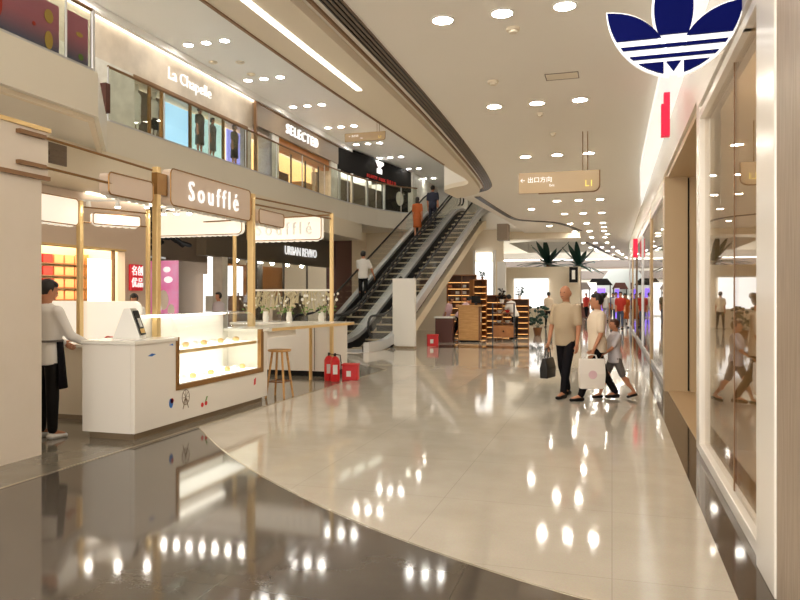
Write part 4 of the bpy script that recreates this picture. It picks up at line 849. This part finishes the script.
# ---------------------------------------------------------------- people
def remesh_bm(bm, vox):
    me = bpy.data.meshes.new('tmp'); bm.to_mesh(me); bm.free(); o = bpy.data.objects.new('tmp', me); C.objects.link(o)
    r = o.modifiers.new('r', 'REMESH'); r.mode = 'VOXEL'; r.voxel_size = vox; s_ = o.modifiers.new('s', 'SMOOTH'); s_.iterations = 4; s_.factor = .5
    bpy.context.view_layer.update(); dg = bpy.context.evaluated_depsgraph_get(); m2 = bpy.data.meshes.new_from_object(o.evaluated_get(dg))
    out = B(); out.from_mesh(m2); bpy.data.objects.remove(o); bpy.data.meshes.remove(me); bpy.data.meshes.remove(m2); return out
def person(label, loc, heading, H=1.7, legs=((0,0),(0,0)), arms=((0,.1,.15),(0,.1,.15)), lean=0, top='shirt_white', sleeve='short', bottom='trousers', bcol='dark_cloth',
           shoes='black', hair='short', hcol='hair', skin='skin', vox=.02, male=True, belly=0, head=(0,0), extra=None, group=None, apron=None, zoff=0):
    """arms: (swing forward, away from body, elbow bend); legs: (thigh forward, knee bend); order left, right; +y forward"""
    t = thing('person', label, 'person', loc, heading, group)
    u = H; L1, L2 = .245*u, .235*u; hipz = 0; R = Matrix.Rotation(-lean, 3, 'X')
    hips, knees, ankles = [], [], []
    for i, s_ in enumerate((-1, 1)):
        a, b = legs[i]; h = V((s_*.052*u, 0, 0)); kn = h+V((s_*.005*u, L1*math.sin(a), -L1*math.cos(a))); an = kn+V((0, L2*math.sin(a-b), -L2*math.cos(a-b)))
        hips.append(h); knees.append(kn); ankles.append(an)
    dz = .045*u-min(a.z for a in ankles)
    for lst in (hips, knees, ankles):
        for p in lst: p.z += dz
    hc = V((0,0,dz)); up = lambda x, y, z: hc + R @ V((x*u, y*u, z*u))
    sh = .108 if male else .096; hw = .088 if male else .092
    def torso(bm, g, z0=-.03, z1=.3):
        prof = [(-.06,hw*.97,.064),(-.02,hw,.066),(.04,hw*.98,.066+belly*.3),(.10,hw*.88 if male else hw*.78,.058+belly),(.17,.09,.064+belly*.5),(.23,.098 if male else .088,.066),(.28,.092 if male else .08,.056),(.31,.05,.042)]
        prof = [p for p in prof if z0-.04 <= p[0] <= z1+.02]; n = 16
        loft(bm, [[up((a_+g/u)*math.cos(2*PI*k/n), (b_+g/u)*math.sin(2*PI*k/n)+(.012 if .05 < z_ < .25 else 0), z_) for k in range(n)] for z_, a_, b_ in prof])
    S_, E_, W_ = [], [], []
    for i, s_ in enumerate((-1,1)):
        sw, ab, eb = arms[i]; s0 = up(s_*sh, 0, .275)
        d1 = R @ V((s_*math.sin(ab), math.sin(sw)*math.cos(ab), -math.cos(sw)*math.cos(ab))); e0 = s0+d1*.172*u
        d2 = R @ V((s_*math.sin(ab)*.3, math.sin(sw+eb), -math.cos(sw+eb))); d2.normalize(); w0 = e0+d2*.148*u; S_.append(s0); E_.append(e0); W_.append((w0, d2))
    hd = up(0, .012, .405); RH = Matrix.Rotation(head[0], 3, 'Z') @ Matrix.Rotation(-head[1]-lean, 3, 'X')
    hp = lambda x, y, z: hd + RH @ V((x*u, y*u, z*u))
    bm = B(); torso(bm, 0)
    for i in (0,1):
        capsule(bm, hips[i], knees[i], .047*u, .031*u); capsule(bm, knees[i], ankles[i], .031*u, .019*u); cf = knees[i].lerp(ankles[i], .3)+V((0,-.008*u,0)); ball(bm, cf, (.03*u,.03*u,.06*u))
        capsule(bm, S_[i], E_[i], .030*u, .022*u); capsule(bm, E_[i], W_[i][0], .023*u, .015*u); capsule(bm, ankles[i], ankles[i]+V((0,.08*u,-.025*u)), .02*u, .016*u)
        ball(bm, W_[i][0]+W_[i][1]*.028*u, (.014*u,.022*u,.024*u))
    capsule(bm, up(0,-.005,.29), up(0,.0,.36), .034*u, .031*u)
    ball(bm, hd, (.045*u,.056*u,.065*u), 14, 10, RH); ball(bm, hp(0,.028,-.03), (.03*u,.028*u,.032*u), 10, 8, RH)
    if vox < .03:
        ball(bm, hp(0,.058,-.008), (.008*u,.013*u,.014*u)); ball(bm, hp(0,.05,-.035), (.018*u,.01*u,.006*u), 8, 6, RH)
        for s_ in (-1,1): ball(bm, hp(s_*.046,-.002,-.005), (.008*u,.012*u,.018*u), 8, 6, RH)
    bm = remesh_bm(bm, min(vox, .02) if vox < .03 else vox)
    for i, s_ in enumerate((-1,1)):    # five fingers
        w0, d = W_[i]; side = V((0,1,0)) if abs(d.y) < .8 else V((0,0,1)); side = (side-d*side.dot(d)).normalized(); inn_ = d.cross(side)*(-s_)
        base = w0+d*.048*u
        if vox < .03:
            for q in range(4):
                L_ = (.032,.038,.036,.028)[q]*u; b0 = base+side*(.015-.010*q)*u; m_ = b0+d*L_*.55+inn_*.004*u; e_ = m_+d*L_*.35+inn_*.012*u
                capsule(bm, b0-d*.01*u, m_, .0052*u, .0048*u, 7); capsule(bm, m_, e_, .0048*u, .004*u, 7)
            b0 = w0+d*.015*u+side*.02*u; capsule(bm, b0, b0+d*.03*u+side*.014*u+inn_*.006*u, .0062*u, .005*u, 7)
    obj('body', bm, skin, t, local=True, smooth=True)
    # hair
    bm = B()
    if hair != 'bald':
        ball(bm, hp(0,-.012,.012), (.052*u,.058*u,.062*u), 14, 10, RH)
        ball(bm, hp(0,.008,.046), (.044*u,.036*u,.024*u), 12, 8, RH)
        if hair == 'bun': ball(bm, hp(0,-.06,.04), .03*u)
        if hair == 'long': ball(bm, hp(0,-.03,-.05), (.05*u,.032*u,.08*u), 12, 10, RH)
    else: ball(bm, hp(0,-.024,-.006), (.047*u,.04*u,.04*u), 12, 8, RH)
    if hair != 'bald':
        bmesh.ops.delete(bm, geom=[v for v in bm.verts if (RH.inverted() @ (v.co-hd)).y > .028*u and (RH.inverted() @ (v.co-hd)).z < .03*u], context='VERTS')
    obj('hair', bm, hcol, t, local=True, smooth=True)
    if vox < .03:
        bm = B()
        for s_ in (-1,1): ball(bm, hp(s_*.018,.0505,.004), (.006*u,.004*u,.004*u), 8, 6, RH)
        obj('eyes', bm, 'black', t, local=True); bm = B(); ball(bm, hp(0,.056,-.034), (.014*u,.004*u,.003*u), 8, 6, RH); obj('mouth', bm, 'maroon', t, local=True)
    # clothes
    bm = B(); torso(bm, .012*u+.004, -.05 if bottom != 'dress' else -.03)
    capsule(bm, up(0,0,.29), up(0,0,.305), .045*u, .04*u)
    for i in (0,1):
        if sleeve == 'long': capsule(bm, S_[i], E_[i], .038*u, .031*u); capsule(bm, E_[i], W_[i][0]-W_[i][1]*.01*u, .031*u, .024*u)
        elif sleeve == 'short': capsule(bm, S_[i], S_[i].lerp(E_[i], .75), .038*u, .036*u)
        else: ball(bm, S_[i], .034*u)
    obj('shirt', remesh_bm(bm, vox), top, t, local=True, smooth=True)
    bm = B()
    if bottom in ('trousers','shorts'):
        torso(bm, .01*u, -.06, .03)
        for i in (0,1):
            if bottom == 'shorts': capsule(bm, hips[i], hips[i].lerp(knees[i], .85), .056*u, .046*u)
            else: capsule(bm, hips[i], knees[i], .05*u, .039*u); capsule(bm, knees[i], knees[i].lerp(ankles[i], .93), .04*u, .031*u)
        obj('trousers' if bottom == 'trousers' else 'shorts', remesh_bm(bm, vox), bcol, t, local=True, smooth=True)
    else:
        n = 18; mid = (knees[0]+knees[1])/2; rings = []
        sp = abs(knees[0].y-knees[1].y)/2+.05*u
        for q in range(6):
            f_ = q/5; c_ = up(0,0,.06).lerp(V((0,mid.y,mid.z-.02*u)), f_); rx = (.088+.02*f_)*u; ry = .068*u*(1-f_)+(sp+.03*u)*f_
            rings.append([c_+V((rx*math.cos(2*PI*k_/n), ry*math.sin(2*PI*k_/n), 0)) for k_ in range(n)])
        obj('skirt', loft(B(), rings), bcol, t, local=True, smooth=True)
    for i in (0,1):
        a_ = ankles[i]; bm = B(); low = a_.z > .06*u; pitch = -.4 if low else 0
        capsule(bm, a_+V((0,-.012*u,-.022*u)), a_+V((0,.085*u,-.030*u+pitch*.06*u)), .024*u, .018*u); bmesh.ops.scale(bm, vec=(1.15,1,.85), verts=bm.verts, space=Matrix.Translation(-(a_+V((0,0,-.045*u)))))
        obj('shoe', bm, shoes, t, local=True, smooth=True)
    if apron:
        n = 10; rings = []
        for q in range(5):
            f_ = q/4; rings.append([up((.098+.02*f_)*math.cos(PI*k_/n), (.082+.03*f_)*math.sin(PI*k_/n)+.0, .09-.3*f_) for k_ in range(n+1)])
        sk_ = loft(B(), rings, closed=False); a2 = obj('apron', sk_, apron, t, local=True, smooth=True); md = a2.modifiers.new('solid','SOLIDIFY'); md.thickness = .012
        obj('apron_strap', tube(B(), [up(.102*math.cos(q), .085*math.sin(q), .09) for q in [2*PI*k_/16 for k_ in range(17)]], .012), 'grey_short', t, local=True)
    return t, W_, t

def wpos(t, p): return world_of(t) @ p
# trio walking (to the left, a little toward the camera)
HD = math.radians(118)   # heading: local +y turned to face left-front
man, W, _ = person('bald man in beige polo and black trousers carrying a black bag', (-.66, 10.75, 0), math.radians(150), 1.70, legs=((.32,.1),(-.12,.25)), arms=((.0,.12,.2),(.12,.16,.12)), top='polo', bcol='dark_cloth', shoes='black', hair='bald', hcol='skin', vox=.016, belly=.022, head=(.1,0))
hb = wpos(man, W[1][0]+W[1][1]*.07)
def bag(name, label, cat, p, rz, w, d, h, m, strap, hm):
    t = thing(name, label, cat, (p.x, p.y, p.z-h-strap), rz)
    bm = loft(B(), [[V((sx*w/2*k_, sy*d/2*(1 if z_ < h else .35), z_)) for sx, sy in ((-1,-1),(1,-1),(1,1),(-1,1))] for z_, k_ in ((0,.94),(h*.5,1.02),(h,1.0))])
    obj('bag_body', bm, m, t, local=True, bevel=.01)
    for sy in (-1,1): obj('handle', tube(B(), [(-w*.22,sy*d*.15,h-.03),(-w*.16,sy*.01,h+strap*.8),(0,sy*.006,h+strap),(w*.16,sy*.01,h+strap*.8),(w*.22,sy*d*.15,h-.03)], .009, 6), hm, t, local=True)
    return t
bag('handbag', 'black square leather handbag held by the man in beige', 'bag', hb, math.radians(75), .38, .12, .3, 'leather', .16, 'leather')
wom, W, _ = person('woman in cream top walking beside the man with a white shopping bag', (-.2, 10.5, 0), math.radians(112), 1.60, legs=((.42,.08),(-.3,.25)), arms=((.1,.12,.35),(-.1,.14,.3)), top='shirt_cream', bcol='dark_cloth', shoes='black', hair='bun', vox=.016, male=False, head=(-.15,.1), skin='skin')
hb = wpos(wom, W[0][0]+W[0][1]*.07)
sb_ = bag('shopping_bag', 'white paper shopping bag with faint pink print held by the woman', 'bag', hb, math.radians(15), .36, .13, .42, 'paper_bag', .06, 'white')
obj('print', prism(B(), circ(.06,14), 0, .002, FNY(0,-.068,.2)), 'pink_cloth', sb_, local=True)
person('child in pale grey shirt and dark shorts following the woman', (.04, 10.75, 0), math.radians(112), 1.2, legs=((-.35,.3),(.4,.1)), arms=((.5,.1,.5),(-.3,.1,.3)), top='shirt_grey', bottom='shorts', bcol='grey_short', shoes='black', hair='short', hcol='hair_brown', vox=.014, male=False)
# staff member at the kiosk
person('shop assistant in white shirt and dark apron at the kiosk, half behind the pillar', (-5.72, 6.0, 0), math.radians(-12), 1.68, arms=((.5,.1,.6),(.45,.1,.7)), top='shirt_white', sleeve='long', bcol='black', shoes='shoe_white', hair='short', vox=.016, apron='dark_cloth', head=(-.3,.4))
person('staff member behind the white back screen, only dark hair showing', (-9.1, 11.8, 0), math.radians(200), 1.55, top='shirt_white', vox=.035, head=(0,.4))
person('customer in pale clothes behind the glass cake case', (-10.0, 16.4, 0), math.radians(160), 1.6, top='shirt_grey', vox=.035)
# riders
def rider(y, off, **k):
    p = epos(y, off); return person(k.pop('label'), (p.x, p.y, math.floor(ez(y)/.208+.5)*.208+.02), k.pop('rz', -math.atan2(ED.x, ED.y)), **k)
rider(21.3, G+.02+G/2+.15, label='man in white shirt and dark trousers riding low on the left escalator', top='shirt_white', bcol='black', vox=.025, arms=((.5,.2,.5),(.2,.35,.3)))
rider(26.3, G+.02+G/2+.22, label='woman in orange dress near the top of the left escalator', top='orange_cloth', bottom='skirt', bcol='orange_cloth', hair='long', vox=.025, male=False, H=1.62)
rider(26.9, G+.02+G/2-.2, label='man in dark clothes beside the woman in orange on the escalator', top='navy_cloth', bcol='navy_cloth', vox=.025, H=1.72)
# wooden shop people
person('shopper in white shirt bending over the wooden cash desk', (-4.85, 22.75, 0), math.radians(-60), 1.6, lean=.6, top='pink_cloth', bcol='dark_cloth', shoes='shoe_white', vox=.025, arms=((.9,.1,.4),(.9,.1,.4)), legs=((.1,.1),(-.3,.1)))
person('shopper in patterned pink clothes behind the dark side table', (-5.35, 23.0, 0), math.radians(-100), 1.5, lean=.3, top='pink_cloth', bottom='skirt', bcol='pink_cloth', vox=.03, male=False, hcol='hair_brown')
person('shop assistant in white beside the display trolley', (-3.25, 24.6, 0), math.radians(60), 1.6, lean=.4, top='shirt_white', bcol='black', vox=.03, arms=((.8,.1,.4),(.8,.1,.4)))
rider(20.7, .42, label='child in red shirt low on the right escalator, mostly behind the totem', H=1.25, top='red_cloth', bottom='shorts', bcol='grey_short', vox=.03, male=False)
# upper floor people / mannequins
def mannequin(x, y, z, label, top, bcol, b='skirt', H=1.5, sk='white', hr='short'):
    t, _, _ = person(label, (x, y, z), math.radians(-90), H, top=top, bcol=bcol, bottom=b, skin=sk, hcol='white' if sk == 'white' else 'hair', vox=.035, male=False, hair=hr); t.name = 'mannequin'; t['category'] = 'mannequin'
mannequin(XU-.3, 20.0, 6.0, 'mannequin in striped dark dress in the teal lit window', 'stripe_dress', 'stripe_dress', sk='skin', H=1.7)
mannequin(XU-.3, 20.75, 6.0, 'mannequin in grey dress in the teal lit window', 'grey_short', 'grey_short', sk='skin')
mannequin(XU-.3, 22.2, 6.0, 'mannequin in olive coat in the violet lit window', 'olive', 'black', sk='skin', H=1.6)
mannequin(XU-.3, 16.8, 6.0, 'pale mannequin in white in the leftmost upper window', 'white', 'white')
mannequin(XU-.3, 17.6, 6.0, 'pale mannequin in white beside the blue screen', 'white', 'black')
mannequin(XU-.7, 30.0, 6.0, 'pale mannequin in the warm lit upper window', 'white', 'white', 'trousers')
# far crowd
crowd = [(-.55,37.0,'olive','jeans','man in olive shirt walking away in front of the bright white display',1.75,190),(-2.6,33.5,'shirt_cream','black','person in cream behind the shoulder of the man in beige',1.7,20),
 (.62,33.5,'red_cloth','jeans','person in red shirt and jeans at the left front of the far crowd',1.7,170),(.85,34.6,'orange_cloth','orange_cloth','woman in orange dress at the right front of the far crowd',1.62,190),
 (.45,38.5,'shirt_grey','jeans','person in grey shirt behind the front of the far crowd',1.7,180),(.9,39.5,'blue_cloth','shirt_grey','person in blue at the right edge of the far crowd',1.65,180),
 (-.1,42.5,'shirt_white','shirt_grey','person in white deep in the far hall',1.7,0),(.3,45.0,'blue_cloth','navy_cloth','person in blue shirt deepest in the far hall',1.7,180),(-1.9,44,'dark_cloth','dark_cloth','person in black by the far warm shopfront',1.7,160),(-1.35,47,'red_cloth','dark_cloth','person in red top by the far warm shopfront',1.7,160)]
for i, (x, y, c1, c2, l, h, rz) in enumerate(crowd):
    person(l, (x-.25, y, 0), math.radians(rz), h, top=c1, bcol=c2, bottom='skirt' if 'dress' in l else 'trousers', vox=.04, legs=((.25,.1),(-.2,.2)), male=i % 2 == 0, hair='long' if 'woman' in l else 'short')

# ---------------------------------------------------------------- light
w = bpy.data.worlds.new('world'); S.world = w; w.use_nodes = True; bg = w.node_tree.nodes['Background']; bg.inputs[0].default_value = lin((255,248,238)); bg.inputs[1].default_value = 1.6
def area(name, loc, size, power, rot=(0,0,0), col=(1,.93,.82), spread=None):
    d = bpy.data.lights.new(name, 'AREA'); d.shape = 'RECTANGLE'; d.size, d.size_y = size; d.energy = power; d.color = col
    o = bpy.data.objects.new(name, d); C.objects.link(o); o.location = loc; o.rotation_euler = rot; return o
